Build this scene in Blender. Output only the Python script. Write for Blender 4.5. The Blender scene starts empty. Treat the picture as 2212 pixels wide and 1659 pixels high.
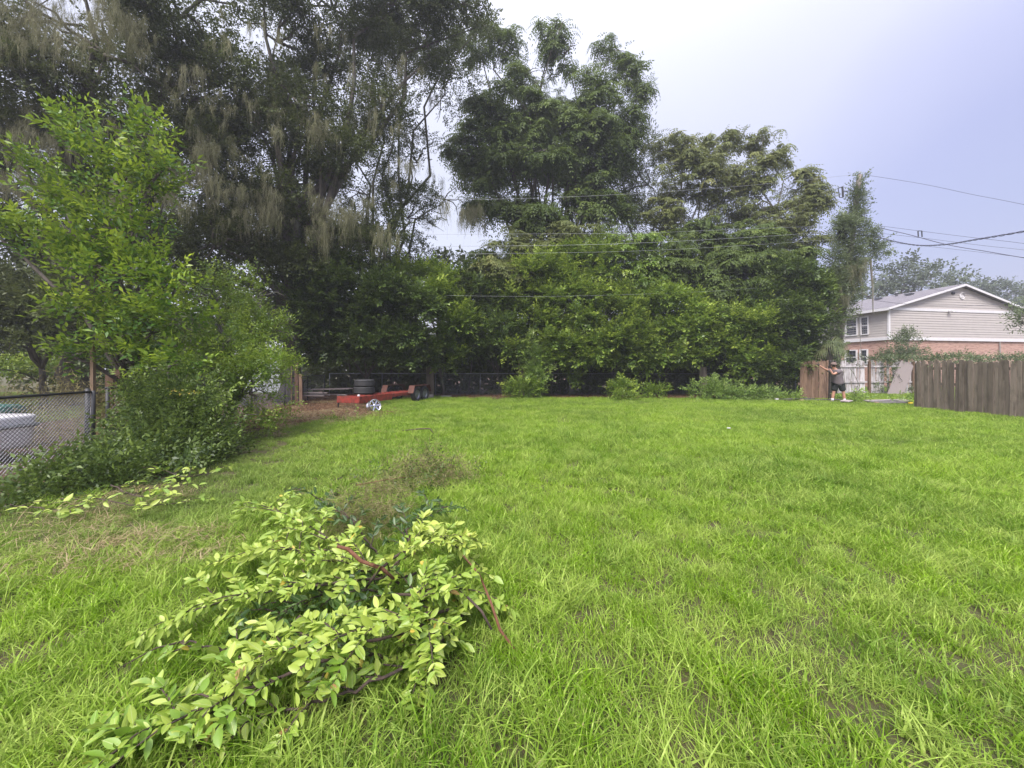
import bpy, math, random
import numpy as np
from mathutils import Vector, Matrix, Euler

R = math.radians
rng = np.random.default_rng(7)
random.seed(7)
sc = bpy.context.scene
COL = sc.collection

# ------------------------------------------------------------------ camera
EYE = 1.5
cam = bpy.data.cameras.new("camera")
cam.sensor_width = 36.0
cam.lens = 36.0 * 832.0 / 2212.0
cam.shift_y = -(829.5 - 796.0) / 2212.0
cam.clip_start = 0.05
cam.clip_end = 3000
camo = bpy.data.objects.new("camera", cam)
camo.location = (0, 0, EYE)
camo.rotation_euler = (R(90), 0, 0)
COL.objects.link(camo)
sc.camera = camo

# ------------------------------------------------------------------ world
SUN_EL, SUN_AZ = 52.0, 200.0     # azimuth clockwise from +Y
world = bpy.data.worlds.new("World")
sc.world = world
world.use_nodes = True
nt = world.node_tree
nt.nodes.clear()
def WN(t, **k):
    n = nt.nodes.new(t)
    for a, b in k.items():
        setattr(n, a, b)
    return n
wout = WN('ShaderNodeOutputWorld')
sky = WN('ShaderNodeTexSky', sky_type='NISHITA', sun_disc=False)
sky.sun_elevation = R(SUN_EL); sky.sun_rotation = R(SUN_AZ)
sky.air_density = 1.5; sky.dust_density = 4.0
bgs = WN('ShaderNodeBackground'); bgs.inputs[1].default_value = 0.05
nt.links.new(sky.outputs[0], bgs.inputs[0])
# overcast layer: lavender towards the low sky, paler towards the veiled sun side and the zenith
tc = WN('ShaderNodeTexCoord')
sep = WN('ShaderNodeSeparateXYZ'); nt.links.new(tc.outputs['Generated'], sep.inputs[0])
dot = WN('ShaderNodeVectorMath', operation='DOT_PRODUCT'); nt.links.new(tc.outputs['Generated'], dot.inputs[0])
_d = Vector((-0.25, 0.42, 0.87)).normalized(); dot.inputs[1].default_value = _d
nz = WN('ShaderNodeTexNoise'); nz.inputs['Scale'].default_value = 2.2; nz.inputs['Detail'].default_value = 3.0
nt.links.new(tc.outputs['Generated'], nz.inputs['Vector'])
nm = WN('ShaderNodeMath', operation='MULTIPLY_ADD'); nt.links.new(nz.outputs['Fac'], nm.inputs[0]); nm.inputs[1].default_value = 0.14
nt.links.new(dot.outputs['Value'], nm.inputs[2])
mr = WN('ShaderNodeMapRange', interpolation_type='SMOOTHSTEP'); nt.links.new(nm.outputs[0], mr.inputs[0])
mr.inputs[1].default_value = 0.15; mr.inputs[2].default_value = 1.0
ramp = WN('ShaderNodeValToRGB'); nt.links.new(mr.outputs[0], ramp.inputs[0])
el = ramp.color_ramp.elements
el[0].position = 0.0; el[0].color = (0.26, 0.255, 0.46, 1)
el[1].position = 1.0; el[1].color = (.64, .63, .72, 1)
e = el.new(0.28); e.color = (0.345, 0.335, 0.55, 1)
e = el.new(0.62); e.color = (0.57, 0.555, 0.70, 1)
zp = WN('ShaderNodeMath', operation='POWER'); nt.links.new(sep.outputs['Z'], zp.inputs[0]); zp.inputs[1].default_value = 5.0
zen = WN('ShaderNodeMapRange'); nt.links.new(zp.outputs[0], zen.inputs[0])
zen.inputs[1].default_value = 0.0; zen.inputs[2].default_value = 1.0; zen.inputs[3].default_value = 0.66; zen.inputs[4].default_value = 3.4  # zenith, out of view, boosted to add light to the scene
bgo = WN('ShaderNodeBackground')
nt.links.new(ramp.outputs[0], bgo.inputs[0]); nt.links.new(zen.outputs[0], bgo.inputs[1])
add = WN('ShaderNodeAddShader')
nt.links.new(bgs.outputs[0], add.inputs[0]); nt.links.new(bgo.outputs[0], add.inputs[1])
nt.links.new(add.outputs[0], wout.inputs[0])

# ------------------------------------------------------------------ sun
sl = bpy.data.lights.new("sun", 'SUN')
sl.energy = 3.0; sl.angle = R(25); sl.color = (1.0, 0.97, 0.9)
so = bpy.data.objects.new("sun", sl)
sd = Vector((math.sin(R(SUN_AZ)) * math.cos(R(SUN_EL)), math.cos(R(SUN_AZ)) * math.cos(R(SUN_EL)), math.sin(R(SUN_EL))))
so.rotation_euler = sd.to_track_quat('Z', 'Y').to_euler()
COL.objects.link(so)

vs = sc.view_settings
vs.view_transform = 'Standard'; vs.look = 'None'; vs.gamma = 1.0
vs.exposure = 0.66
vs.use_curve_mapping = False
sc.cycles.max_bounces = 6
sc.cycles.diffuse_bounces = 3
sc.cycles.transparent_max_bounces = 6
sc.cycles.volume_bounces = 1

# ------------------------------------------------------------------ helpers
def at(u, v, Y):
    """a spot of the survey sheet (2212 wide, eye level 796) at distance Y"""
    return Vector(((u - 1106) / 832 * Y, Y, EYE + (796 - v) / 832 * Y))

def tag(o, label=None, cat=None, group=None, kind=None):
    if label: o['label'] = label
    if cat: o['category'] = cat
    if group: o['group'] = group
    if kind: o['kind'] = kind
    return o

def empty(name, loc=(0, 0, 0), label=None, cat=None, group=None, rz=0.0):
    o = bpy.data.objects.new(name, None)
    o.empty_display_size = 0.2
    o.location = loc; o.rotation_euler = (0, 0, rz)
    COL.objects.link(o)
    return tag(o, label, cat, group)

def link(name, me, parent=None, world_geo=False):
    o = bpy.data.objects.new(name, me)
    COL.objects.link(o)
    if parent is not None:
        o.parent = parent
        if world_geo:       # geometry already given in world coordinates
            p = parent; inv = Matrix()
            chain = []
            while p is not None:
                chain.append(p.matrix_basis.copy()); p = p.parent
            M = Matrix()
            for c in reversed(chain): M = M @ c
            o.matrix_basis = M.inverted()
    return o

class MB:
    def __init__(s): s.v = []; s.f = []
    def box(s, c, size, rot=None):
        M = Matrix.Translation(c) @ (rot.to_4x4() if rot is not None else Matrix())
        b = len(s.v); x, y, z = (k / 2 for k in size)
        for a in ((-x,-y,-z),(x,-y,-z),(x,y,-z),(-x,y,-z),(-x,-y,z),(x,-y,z),(x,y,z),(-x,y,z)):
            s.v.append(tuple(M @ Vector(a)))
        for q in ((0,3,2,1),(4,5,6,7),(0,1,5,4),(1,2,6,5),(2,3,7,6),(3,0,4,7)):
            s.f.append(tuple(b + k for k in q))
        return s
    def beam(s, p, q, w, h, up=(0, 0, 1)):
        p = Vector(p); q = Vector(q); d = q - p; L = d.length; d.normalize()
        sd = d.cross(Vector(up))
        if sd.length < 1e-4: sd = Vector((1, 0, 0))
        sd.normalize(); u2 = sd.cross(d)
        M = Matrix((d, sd, u2)).transposed()
        return s.box((p + q) / 2, (L, w, h), M)
    def tube(s, pts, rad, n=6, cap=True):
        pts = [Vector(p) for p in pts]
        if not hasattr(rad, '__len__'): rad = [rad] * len(pts)
        b = len(s.v); prev = None
        for i, p in enumerate(pts):
            d = (pts[min(i + 1, len(pts) - 1)] - pts[max(i - 1, 0)])
            if d.length < 1e-6: d = Vector((0, 0, 1))
            d.normalize()
            a = prev if prev is not None else (Vector((1, 0, 0)) if abs(d.x) < .8 else Vector((0, 1, 0)))
            a = (a - d * a.dot(d))
            if a.length < 1e-5: a = Vector((0, 1, 0)) - d * d.y
            a.normalize(); prev = a; c = d.cross(a)
            for k in range(n):
                t = 2 * math.pi * k / n
                s.v.append(tuple(p + (a * math.cos(t) + c * math.sin(t)) * rad[i]))
        for i in range(len(pts) - 1):
            for k in range(n):
                k2 = (k + 1) % n
                s.f.append((b + i * n + k, b + i * n + k2, b + (i + 1) * n + k2, b + (i + 1) * n + k))
        if cap and n > 2:
            s.f.append(tuple(b + k for k in reversed(range(n))))
            s.f.append(tuple(b + (len(pts) - 1) * n + k for k in range(n)))
        return s
    def lathe(s, prof, c=(0, 0, 0), M=None, n=24, closed=False):
        M = M or Matrix(); b = len(s.v); c = Vector(c)
        for r, z in prof:
            for k in range(n):
                t = 2 * math.pi * k / n
                s.v.append(tuple(c + (M @ Vector((r * math.cos(t), r * math.sin(t), z)))))
        m = len(prof)
        for i in range(m if closed else m - 1):
            j = (i + 1) % m
            for k in range(n):
                k2 = (k + 1) % n
                s.f.append((b + i * n + k, b + i * n + k2, b + j * n + k2, b + j * n + k))
        return s
    def poly(s, pts):
        b = len(s.v); s.v += [tuple(p) for p in pts]; s.f.append(tuple(range(b, b + len(pts)))); return s
    def prism(s, pts, d):
        d = Vector(d); n = len(pts); b = len(s.v)
        s.v += [tuple(p) for p in pts] + [tuple(Vector(p) + d) for p in pts]
        s.f.append(tuple(b + k for k in reversed(range(n)))); s.f.append(tuple(b + n + k for k in range(n)))
        for k in range(n):
            k2 = (k + 1) % n
            s.f.append((b + k, b + k2, b + n + k2, b + n + k))
        return s
    def mesh(s, name, mat, smooth=False):
        me = bpy.data.meshes.new(name); me.from_pydata(s.v, [], s.f); me.materials.append(mat)
        if smooth:
            me.polygons.foreach_set('use_smooth', [True] * len(me.polygons))
        me.update(); return me
    def obj(s, name, mat, parent=None, smooth=False, wg=True, bevel=0):
        o = link(name, s.mesh(name, mat, smooth), parent, wg)
        if bevel:
            m = o.modifiers.new('bevel', 'BEVEL'); m.width = bevel; m.segments = 2; m.limit_method = 'ANGLE'
        return o

# ------------------------------------------------------------------ materials
def newmat(name):
    m = bpy.data.materials.new(name); m.use_nodes = True
    t = m.node_tree; b = t.nodes['Principled BSDF']
    return m, t, b
def N(t, ty, **k):
    n = t.nodes.new(ty)
    for a, b in k.items(): setattr(n, a, b)
    return n
def mixc(t, fac, a, b, blend='MIX'):
    n = N(t, 'ShaderNodeMix', data_type='RGBA', blend_type=blend)
    for i, x in ((0, fac), (6, a), (7, b)):
        if isinstance(x, (int, float)): n.inputs[i].default_value = x
        elif isinstance(x, tuple): n.inputs[i].default_value = (*x[:3], 1)
        else: t.links.new(x, n.inputs[i])
    return n.outputs[2]
def noise(t, scale, detail=4, rough=.55, vec=None, coord='Object', stretch=None):
    if vec is None:
        c = N(t, 'ShaderNodeTexCoord'); vec = c.outputs[coord]
    if stretch:
        mp = N(t, 'ShaderNodeMapping'); mp.inputs['Scale'].default_value = stretch; t.links.new(vec, mp.inputs[0]); vec = mp.outputs[0]
    n = N(t, 'ShaderNodeTexNoise'); n.inputs['Scale'].default_value = scale; n.inputs['Detail'].default_value = detail; n.inputs['Roughness'].default_value = rough
    t.links.new(vec, n.inputs['Vector']); return n.outputs['Fac']
def rng_map(t, s, a, b, c=0., d=1.):
    m = N(t, 'ShaderNodeMapRange'); t.links.new(s, m.inputs[0])
    for i, x in enumerate((a, b, c, d)): m.inputs[i + 1].default_value = x
    return m.outputs[0]
def bump(t, b, h, dist=.01, st=.6):
    n = N(t, 'ShaderNodeBump'); n.inputs['Distance'].default_value = dist; n.inputs['Strength'].default_value = st
    t.links.new(h, n.inputs['Height']); t.links.new(n.outputs[0], b.inputs['Normal'])

def plain(name, c, rough=.6, metal=0., var=.25, scale=6., bm=0., c2=None, stretch=None):
    m, t, b = newmat(name)
    f = noise(t, scale, 5, .6, stretch=stretch)
    c2 = c2 or tuple(x * (1 - var) for x in c)
    t.links.new(mixc(t, rng_map(t, f, .35, .65), c, c2), b.inputs['Base Color'])
    b.inputs['Roughness'].default_value = rough; b.inputs['Metallic'].default_value = metal
    if bm: bump(t, b, f, bm)
    return m

def leafmat(name, old, mid, young, rough=.42, trans=.3, spec=.5):
    m, t, b = newmat(name)
    a = N(t, 'ShaderNodeAttribute', attribute_name='cl')
    ai = N(t, 'ShaderNodeAttribute', attribute_name='ci', attribute_type='INSTANCER')
    av = N(t, 'ShaderNodeVectorMath', operation='ADD'); t.links.new(a.outputs['Vector'], av.inputs[0]); t.links.new(ai.outputs['Vector'], av.inputs[1])
    s = N(t, 'ShaderNodeSeparateXYZ'); t.links.new(av.outputs[0], s.inputs[0])
    c = mixc(t, s.outputs[0], old, mid)
    c = mixc(t, rng_map(t, s.outputs[1], 0, 1, 0, .6), c, tuple(x * 1.35 for x in mid))
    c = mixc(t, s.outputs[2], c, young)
    t.links.new(c, b.inputs['Base Color'])
    b.inputs['Roughness'].default_value = rough
    b.inputs['Specular IOR Level'].default_value = spec * .7
    tr = N(t, 'ShaderNodeBsdfTranslucent')
    t.links.new(mixc(t, .4, c, (young[0] * 1.1, young[1] * 1.1, young[2])), tr.inputs[0])
    mx = N(t, 'ShaderNodeMixShader'); mx.inputs[0].default_value = trans
    o = t.nodes['Material Output']
    t.links.new(b.outputs[0], mx.inputs[1]); t.links.new(tr.outputs[0], mx.inputs[2]); t.links.new(mx.outputs[0], o.inputs[0])
    return m

M = {}
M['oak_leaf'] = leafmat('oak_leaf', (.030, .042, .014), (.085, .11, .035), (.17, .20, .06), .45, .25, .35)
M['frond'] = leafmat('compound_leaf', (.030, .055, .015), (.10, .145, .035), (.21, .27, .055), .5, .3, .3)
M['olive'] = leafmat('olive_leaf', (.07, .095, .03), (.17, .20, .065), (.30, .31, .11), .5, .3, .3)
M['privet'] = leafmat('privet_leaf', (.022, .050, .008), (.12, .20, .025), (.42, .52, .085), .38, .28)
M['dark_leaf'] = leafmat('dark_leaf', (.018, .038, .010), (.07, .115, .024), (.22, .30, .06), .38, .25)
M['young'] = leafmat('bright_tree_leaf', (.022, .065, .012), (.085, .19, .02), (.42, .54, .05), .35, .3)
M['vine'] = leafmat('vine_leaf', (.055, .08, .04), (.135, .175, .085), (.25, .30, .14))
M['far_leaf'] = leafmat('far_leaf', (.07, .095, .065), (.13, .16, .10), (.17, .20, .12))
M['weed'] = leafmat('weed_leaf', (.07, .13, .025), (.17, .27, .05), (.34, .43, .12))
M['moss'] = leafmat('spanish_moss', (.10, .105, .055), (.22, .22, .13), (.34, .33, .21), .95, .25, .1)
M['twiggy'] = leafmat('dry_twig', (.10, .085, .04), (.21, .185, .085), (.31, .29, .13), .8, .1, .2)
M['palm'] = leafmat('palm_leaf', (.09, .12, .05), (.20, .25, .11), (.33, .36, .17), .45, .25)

def leafsolo(name, ca, cb, back):
    m, t, b = newmat(name)
    oi = N(t, 'ShaderNodeObjectInfo')
    f = noise(t, 9, 3)
    c = mixc(t, oi.outputs['Random'], ca, cb)
    c = mixc(t, rng_map(t, f, .6, .75, 0, .5), c, back)
    # pale midrib along the leaf
    tcx = N(t, 'ShaderNodeTexCoord'); sp = N(t, 'ShaderNodeSeparateXYZ'); t.links.new(tcx.outputs['Object'], sp.inputs[0])
    ab = N(t, 'ShaderNodeMath', operation='ABSOLUTE'); t.links.new(sp.outputs['Y'], ab.inputs[0])
    c = mixc(t, rng_map(t, ab.outputs[0], .008, .02, .55, 0.), c, (.45, .52, .22))
    t.links.new(c, b.inputs['Base Color']); b.inputs['Roughness'].default_value = .4
    tr = N(t, 'ShaderNodeBsdfTranslucent'); t.links.new(mixc(t, .5, c, (.35, .5, .08)), tr.inputs[0])
    mx = N(t, 'ShaderNodeMixShader'); mx.inputs[0].default_value = .28; o = t.nodes['Material Output']
    t.links.new(b.outputs[0], mx.inputs[1]); t.links.new(tr.outputs[0], mx.inputs[2]); t.links.new(mx.outputs[0], o.inputs[0])
    return m
M['pale_leaf'] = leafsolo('pale_cut_leaf', (.17, .30, .03), (.45, .54, .10), (.56, .55, .10))
M['green_leaf'] = leafsolo('green_cut_leaf', (.05, .11, .025), (.12, .22, .045), (.25, .32, .07))
M['dark_cut'] = leafsolo('dark_cut_leaf', (.02, .055, .01), (.045, .10, .02), (.09, .14, .04))
M['yellow_leaf'] = leafsolo('yellow_leaf', (.5, .36, .04), (.55, .45, .08), (.4, .2, .05))
M['brown_leaf'] = leafsolo('brown_leaf', (.20, .11, .04), (.34, .20, .08), (.14, .07, .03))
M['tip_leaf'] = leafsolo('bright_tip_leaf', (.10, .22, .03), (.30, .44, .05), (.33, .42, .06))

def barkmat(name, c1, c2, sc_=8, lich=None):
    m, t, b = newmat(name)
    f = noise(t, sc_, 8, .7, stretch=(1, 1, .25))
    c = mixc(t, rng_map(t, f, .35, .65), c1, c2)
    if lich:
        c = mixc(t, rng_map(t, noise(t, 1.6, 5, .6), .52, .62, 0, .7), c, lich)
    t.links.new(c, b.inputs['Base Color']); b.inputs['Roughness'].default_value = .9
    bump(t, b, f, .04, .8); return m
M['bark'] = barkmat('oak_bark', (.055, .045, .038), (.15, .13, .11), 6, (.16, .17, .13))
M['bark_pale'] = barkmat('pale_bark', (.16, .14, .12), (.28, .26, .23), 5, (.22, .24, .2))
M['stem'] = barkmat('dark_stem', (.05, .035, .03), (.12, .08, .06), 20)
M['stem_red'] = barkmat('red_brown_stem', (.13, .05, .025), (.22, .10, .055), 20)
M['pole_wood'] = barkmat('pole_wood', (.13, .11, .10), (.24, .21, .19), 4)

def woodmat(name, c1, c2, dirt, dz=(0., .5)):
    """weathered board: grain along z, each board its own tone, moss/dirt stains"""
    m, t, b = newmat(name)
    oi = N(t, 'ShaderNodeObjectInfo')
    cv = N(t, 'ShaderNodeTexCoord')
    ofs = N(t, 'ShaderNodeVectorMath', operation='ADD'); t.links.new(cv.outputs['Object'], ofs.inputs[0])
    sc2 = N(t, 'ShaderNodeVectorMath', operation='SCALE'); sc2.inputs[3].default_value = 30.
    cmb = N(t, 'ShaderNodeCombineXYZ')
    for i in range(3): t.links.new(oi.outputs['Random'], cmb.inputs[i])
    t.links.new(cmb.outputs[0], sc2.inputs[0]); t.links.new(sc2.outputs[0], ofs.inputs[1])
    f = noise(t, 3, 6, .65, vec=ofs.outputs[0], stretch=(12, 12, .7))
    g = noise(t, 2.2, 5, .6, vec=ofs.outputs[0], stretch=(2.5, 2.5, .8))
    c = mixc(t, rng_map(t, f, .3, .7), c1, c2)
    c = mixc(t, rng_map(t, oi.outputs['Random'], 0, 1, 0, .75), c, tuple(x * .5 for x in c1))
    c = mixc(t, rng_map(t, g, .48, .66, 0, .8), c, dirt)
    t.links.new(c, b.inputs['Base Color']); b.inputs['Roughness'].default_value = .88
    bump(t, b, f, .006, .7); return m
M['fence_grey'] = woodmat('weathered_fence_wood', (.20, .155, .12), (.32, .265, .22), (.095, .075, .055))
M['fence_brown'] = woodmat('brown_fence_wood', (.21, .125, .08), (.30, .20, .135), (.11, .065, .045))
M['white_paint_wood'] = woodmat('peeling_white_wood', (.62, .58, .60), (.72, .68, .70), (.26, .21, .19))
M['ply'] = woodmat('weathered_plywood', (.36, .30, .29), (.44, .38, .37), (.28, .24, .23))
M['stake_wood'] = woodmat('pale_stake_wood', (.36, .25, .16), (.44, .32, .2), (.26, .18, .12))
M['dark_board'] = woodmat('dark_wet_board', (.10, .09, .085), (.17, .155, .15), (.06, .05, .045))

M['steel'] = plain('galvanised_steel', (.30, .31, .33), .45, .8, .3, 10)
M['dark_steel'] = plain('old_dark_steel', (.07, .07, .075), .6, .3, .4, 8)
M['red_paint'] = plain('worn_red_paint', (.36, .042, .03), .65, 0, .3, 7, .002, (.13, .035, .022))
M['rust'] = plain('rusty_brown_steel', (.15, .06, .045), .7, .2, .4, 9, .003)
M['rubber'] = plain('tyre_rubber', (.035, .035, .037), .65, 0, .3, 12, .001)
M['alloy'] = plain('alloy_rim', (.75, .75, .77), .22, .95, .1, 4)
M['white_plastic'] = plain('white_plastic', (.72, .70, .72), .35, 0, .12, 3)
M['vinyl_white'] = plain('white_trim', (.74, .72, .74), .5, 0, .08, 3)
M['siding'] = plain('beige_vinyl_siding', (.50, .455, .43), .55, 0, .06, 2)
M['glass'] = plain('window_glass', (.05, .055, .065), .08, 0, .3, 1.5)
M['cable'] = plain('black_cable', (.07, .065, .10), .5, 0, .2, 4)
M['wire_pale'] = plain('pale_wire', (.45, .46, .47), .4, .3, .2, 4)
M['shirt'] = plain('grey_shirt', (.17, .14, .15), .9, 0, .25, 9, .004)
M['shorts'] = plain('black_shorts', (.02, .024, .024), .9, 0, .3, 9, .004)
M['hat'] = plain('taupe_hat', (.20, .14, .12), .9, 0, .2, 14)
M['skin'] = plain('skin', (.52, .27, .19), .5, 0, .12, 8)
M['sock'] = plain('pale_sock', (.6, .6, .62), .9, 0, .2, 12)
M['shoe'] = plain('grey_shoe', (.10, .095, .09), .8, 0, .3, 10)
M['glove'] = plain('black_glove', (.02, .02, .022), .7, 0, .3, 10)
M['yellow'] = plain('yellow_plastic', (.75, .55, .03), .4, 0, .15, 5)
M['black_plastic'] = plain('black_plastic', (.02, .02, .02), .5, 0, .2, 5)
M['pale_roof'] = plain('pale_shed_wall', (.62, .64, .72), .5, 0, .15, 3)
M['concrete'] = plain('concrete', (.33, .30, .28), .9, 0, .3, 7, .004)
M['green_tarp'] = plain('green_tarp', (.02, .10, .08), .6, 0, .3, 3)
M['hair'] = plain('brown_hair', (.06, .04, .03), .8, 0, .3, 20)

def shingle_mat():
    m, t, b = newmat('grey_shingles')
    c = N(t, 'ShaderNodeTexCoord')
    br = N(t, 'ShaderNodeTexBrick'); t.links.new(c.outputs['UV'], br.inputs['Vector'])
    br.inputs['Scale'].default_value = 1.; br.inputs['Brick Width'].default_value = .3; br.inputs['Row Height'].default_value = .14
    br.inputs['Mortar Size'].default_value = .006
    br.inputs['Color1'].default_value = (.20, .185, .20, 1); br.inputs['Color2'].default_value = (.13, .12, .135, 1); br.inputs['Mortar'].default_value = (.06, .055, .06, 1)
    t.links.new(mixc(t, rng_map(t, noise(t, 5, 6, .7), .3, .7, 0, .4), br.outputs['Color'], (.22, .2, .21)), b.inputs['Base Color'])
    b.inputs['Roughness'].default_value = .95; return m
def brick_mat():
    m, t, b = newmat('pink_brick')
    c = N(t, 'ShaderNodeTexCoord')
    br = N(t, 'ShaderNodeTexBrick'); t.links.new(c.outputs['UV'], br.inputs['Vector'])
    br.inputs['Scale'].default_value = 1.; br.inputs['Brick Width'].default_value = .22; br.inputs['Row Height'].default_value = .075
    br.inputs['Mortar Size'].default_value = .008; br.inputs['Bias'].default_value = -.2
    br.inputs['Color1'].default_value = (.44, .22, .165, 1); br.inputs['Color2'].default_value = (.24, .12, .095, 1); br.inputs['Mortar'].default_value = (.42, .33, .29, 1)
    f = noise(t, 1.6, 6, .75, stretch=(1.2, 1.2, 7))
    c1 = mixc(t, rng_map(t, f, .35, .6, .2, .8), br.outputs['Color'], (.56, .36, .29))
    t.links.new(mixc(t, rng_map(t, f, .38, .50, .75, 0), c1, (.24, .12, .10)), b.inputs['Base Color'])
    b.inputs['Roughness'].default_value = .9
    bump(t, b, br.outputs['Fac'], -.004, .6); return m
M['shingles'] = shingle_mat(); M['brick'] = brick_mat()

# ------------------------------------------------------------------ the ground
LX = lambda y: -5.9 - 0.2 * y            # the left fence line
BACK = 20.6
def ground_mat():
    m, t, b = newmat('lawn_soil')
    c = N(t, 'ShaderNodeTexCoord'); P = c.outputs['Object']
    n1 = noise(t, .35, 5, .6, vec=P); n2 = noise(t, 9, 8, .7, vec=P); n3 = noise(t, 60, 4, .7, vec=P)
    g = mixc(t, rng_map(t, n1, .35, .65), (.06, .07, .02), (.08, .07, .025))
    g = mixc(t, rng_map(t, n2, .4, .68, 0, .7), g, (.10, .06, .03))
    g = mixc(t, rng_map(t, n3, .45, .7, 0, .6), g, (.05, .06, .02))
    mul = mixc(t, rng_map(t, n2, .3, .7), (.045, .026, .018), (.12, .065, .042))
    mul = mixc(t, rng_map(t, n3, .5, .72, 0, .8), mul, (.19, .12, .07))
    sp = N(t, 'ShaderNodeSeparateXYZ'); t.links.new(P, sp.inputs[0])
    # bare leaf litter along the back fence and around the trailer
    d1 = N(t, 'ShaderNodeMath', operation='MULTIPLY_ADD'); t.links.new(sp.outputs['Y'], d1.inputs[0]); d1.inputs[1].default_value = 1.; t.links.new(rng_map(t, n2, 0, 1, -1.4, 1.4), d1.inputs[2])
    k1 = rng_map(t, d1.outputs[0], BACK - 2.0, BACK - .8)
    d2 = N(t, 'ShaderNodeMath', operation='MULTIPLY_ADD'); t.links.new(sp.outputs['Y'], d2.inputs[0]); d2.inputs[1].default_value = .2; t.links.new(sp.outputs['X'], d2.inputs[2])
    d3 = N(t, 'ShaderNodeMath', operation='ADD'); t.links.new(d2.outputs[0], d3.inputs[0]); t.links.new(rng_map(t, n2, 0, 1, -.7, .7), d3.inputs[1])
    far = rng_map(t, sp.outputs['Y'], 9., 13., 0, 2.6)
    d4 = N(t, 'ShaderNodeMath', operation='SUBTRACT'); t.links.new(d3.outputs[0], d4.inputs[0]); t.links.new(far, d4.inputs[1])
    k2 = rng_map(t, d4.outputs[0], -4.3, -5.3)
    mxm = N(t, 'ShaderNodeMath', operation='MAXIMUM'); t.links.new(k1, mxm.inputs[0]); t.links.new(k2, mxm.inputs[1])
    # the yards beyond the fences are lawn again
    k3 = rng_map(t, sp.outputs['X'], 16.0, 17.0, 1, 0)
    k4 = rng_map(t, sp.outputs['X'], -14.5, -13.0, 0, 1)
    a = N(t, 'ShaderNodeMath', operation='MULTIPLY'); t.links.new(mxm.outputs[0], a.inputs[0]); t.links.new(k3, a.inputs[1])
    a2 = N(t, 'ShaderNodeMath', operation='MULTIPLY'); t.links.new(a.outputs[0], a2.inputs[0]); t.links.new(k4, a2.inputs[1])
    t.links.new(mixc(t, a2.outputs[0], g, mul), b.inputs['Base Color'])
    b.inputs['Roughness'].default_value = .95
    bump(t, b, n3, .02, .8); return m
gm = MB()
xs = [-1500, -200, -60] + list(np.arange(-30, 48.1, 2.0)) + [70, 200, 1500]
ys = [-300, -40, -10] + list(np.arange(-4, 44.1, 2.0)) + [70, 200, 1500]
def gz(x, y): return 0.0
for y in ys:
    for x in xs: gm.v.append((x, y, gz(x, y)))
nx = len(xs)
for j in range(len(ys) - 1):
    for i in range(nx - 1):
        gm.f.append((j * nx + i, j * nx + i + 1, (j + 1) * nx + i + 1, (j + 1) * nx + i))
g = gm.obj('ground', ground_mat()); tag(g, kind='structure')

# worn earth along the line where the fence stood
m = MB(); rd = random.Random(2); A_, B_ = Vector((11.8, 18.9, .004)), Vector((17.8, 15.3, .004)); dn_ = (B_ - A_).normalized(); nn_ = Vector((-dn_.y, dn_.x, 0)); up_ = []; lo_ = []
for i in range(31):
    p_ = A_.lerp(B_, i / 30); w_ = .55 * math.sin(math.pi * (i + .6) / 31.2) ** .4
    up_.append(p_ + nn_ * w_ * rd.uniform(.7, 1.2)); lo_.append(p_ - nn_ * w_ * rd.uniform(.7, 1.2))
for i in range(30): m.poly([lo_[i], lo_[i + 1], up_[i + 1], up_[i]])
tag(m.obj('dirt_strip', plain('dark_earth', (.10, .075, .05), .95, 0, .5, 7, .01)), kind='structure')

# ------------------------------------------------------------------ pseudo noise (numpy)
class PN:
    def __init__(s, seed, scale):
        r = np.random.default_rng(seed)
        s.k = r.normal(size=(14, 3)) * scale * r.uniform(.5, 2.2, size=(14, 1)); s.p = r.uniform(0, 6.28, 14)
        s.a = 1 / (1 + np.linalg.norm(s.k, axis=1) / scale)
    def __call__(s, P):
        return (np.cos(P @ s.k.T + s.p) * s.a).sum(1) / np.sqrt((s.a ** 2).sum() / 2)

# ------------------------------------------------------------------ leaves
def quads_object(name, mat, V, cl, parent, kind=None):
    """V: (n,4,3) quads, cl: (n,3) colour attribute"""
    n = len(V)
    me = bpy.data.meshes.new(name)
    me.vertices.add(n * 4); me.vertices.foreach_set('co', V.astype(np.float32).ravel())
    me.loops.add(n * 4); me.loops.foreach_set('vertex_index', np.arange(n * 4, dtype=np.int32))
    me.polygons.add(n); me.polygons.foreach_set('loop_start', np.arange(0, n * 4, 4, dtype=np.int32))
    me.polygons.foreach_set('loop_total', np.full(n, 4, dtype=np.int32))
    at_ = me.attributes.new('cl', 'FLOAT_COLOR', 'POINT')
    c4 = np.ones((n, 4, 4), np.float32); c4[:, :, :3] = cl[:, None, :]
    at_.data.foreach_set('color', c4.ravel())
    me.materials.append(mat); me.update(calc_edges=True)
    o = link(name, me, parent, True)
    if kind: o['kind'] = kind
    return o
def nrm(a): return a / np.maximum(np.linalg.norm(a, axis=-1, keepdims=True), 1e-9)
def leaf_quads(P, D, Nn, L, Wd, fold=.18):
    S = nrm(np.cross(Nn, D)); N2 = np.cross(D, S)
    L = L[:, None]; Wd = Wd[:, None]
    m = P + D * L * .45 + N2 * Wd * fold
    return np.stack([P, m + S * Wd * .5, P + D * L - N2 * L * .08, m - S * Wd * .5], 1)

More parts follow.
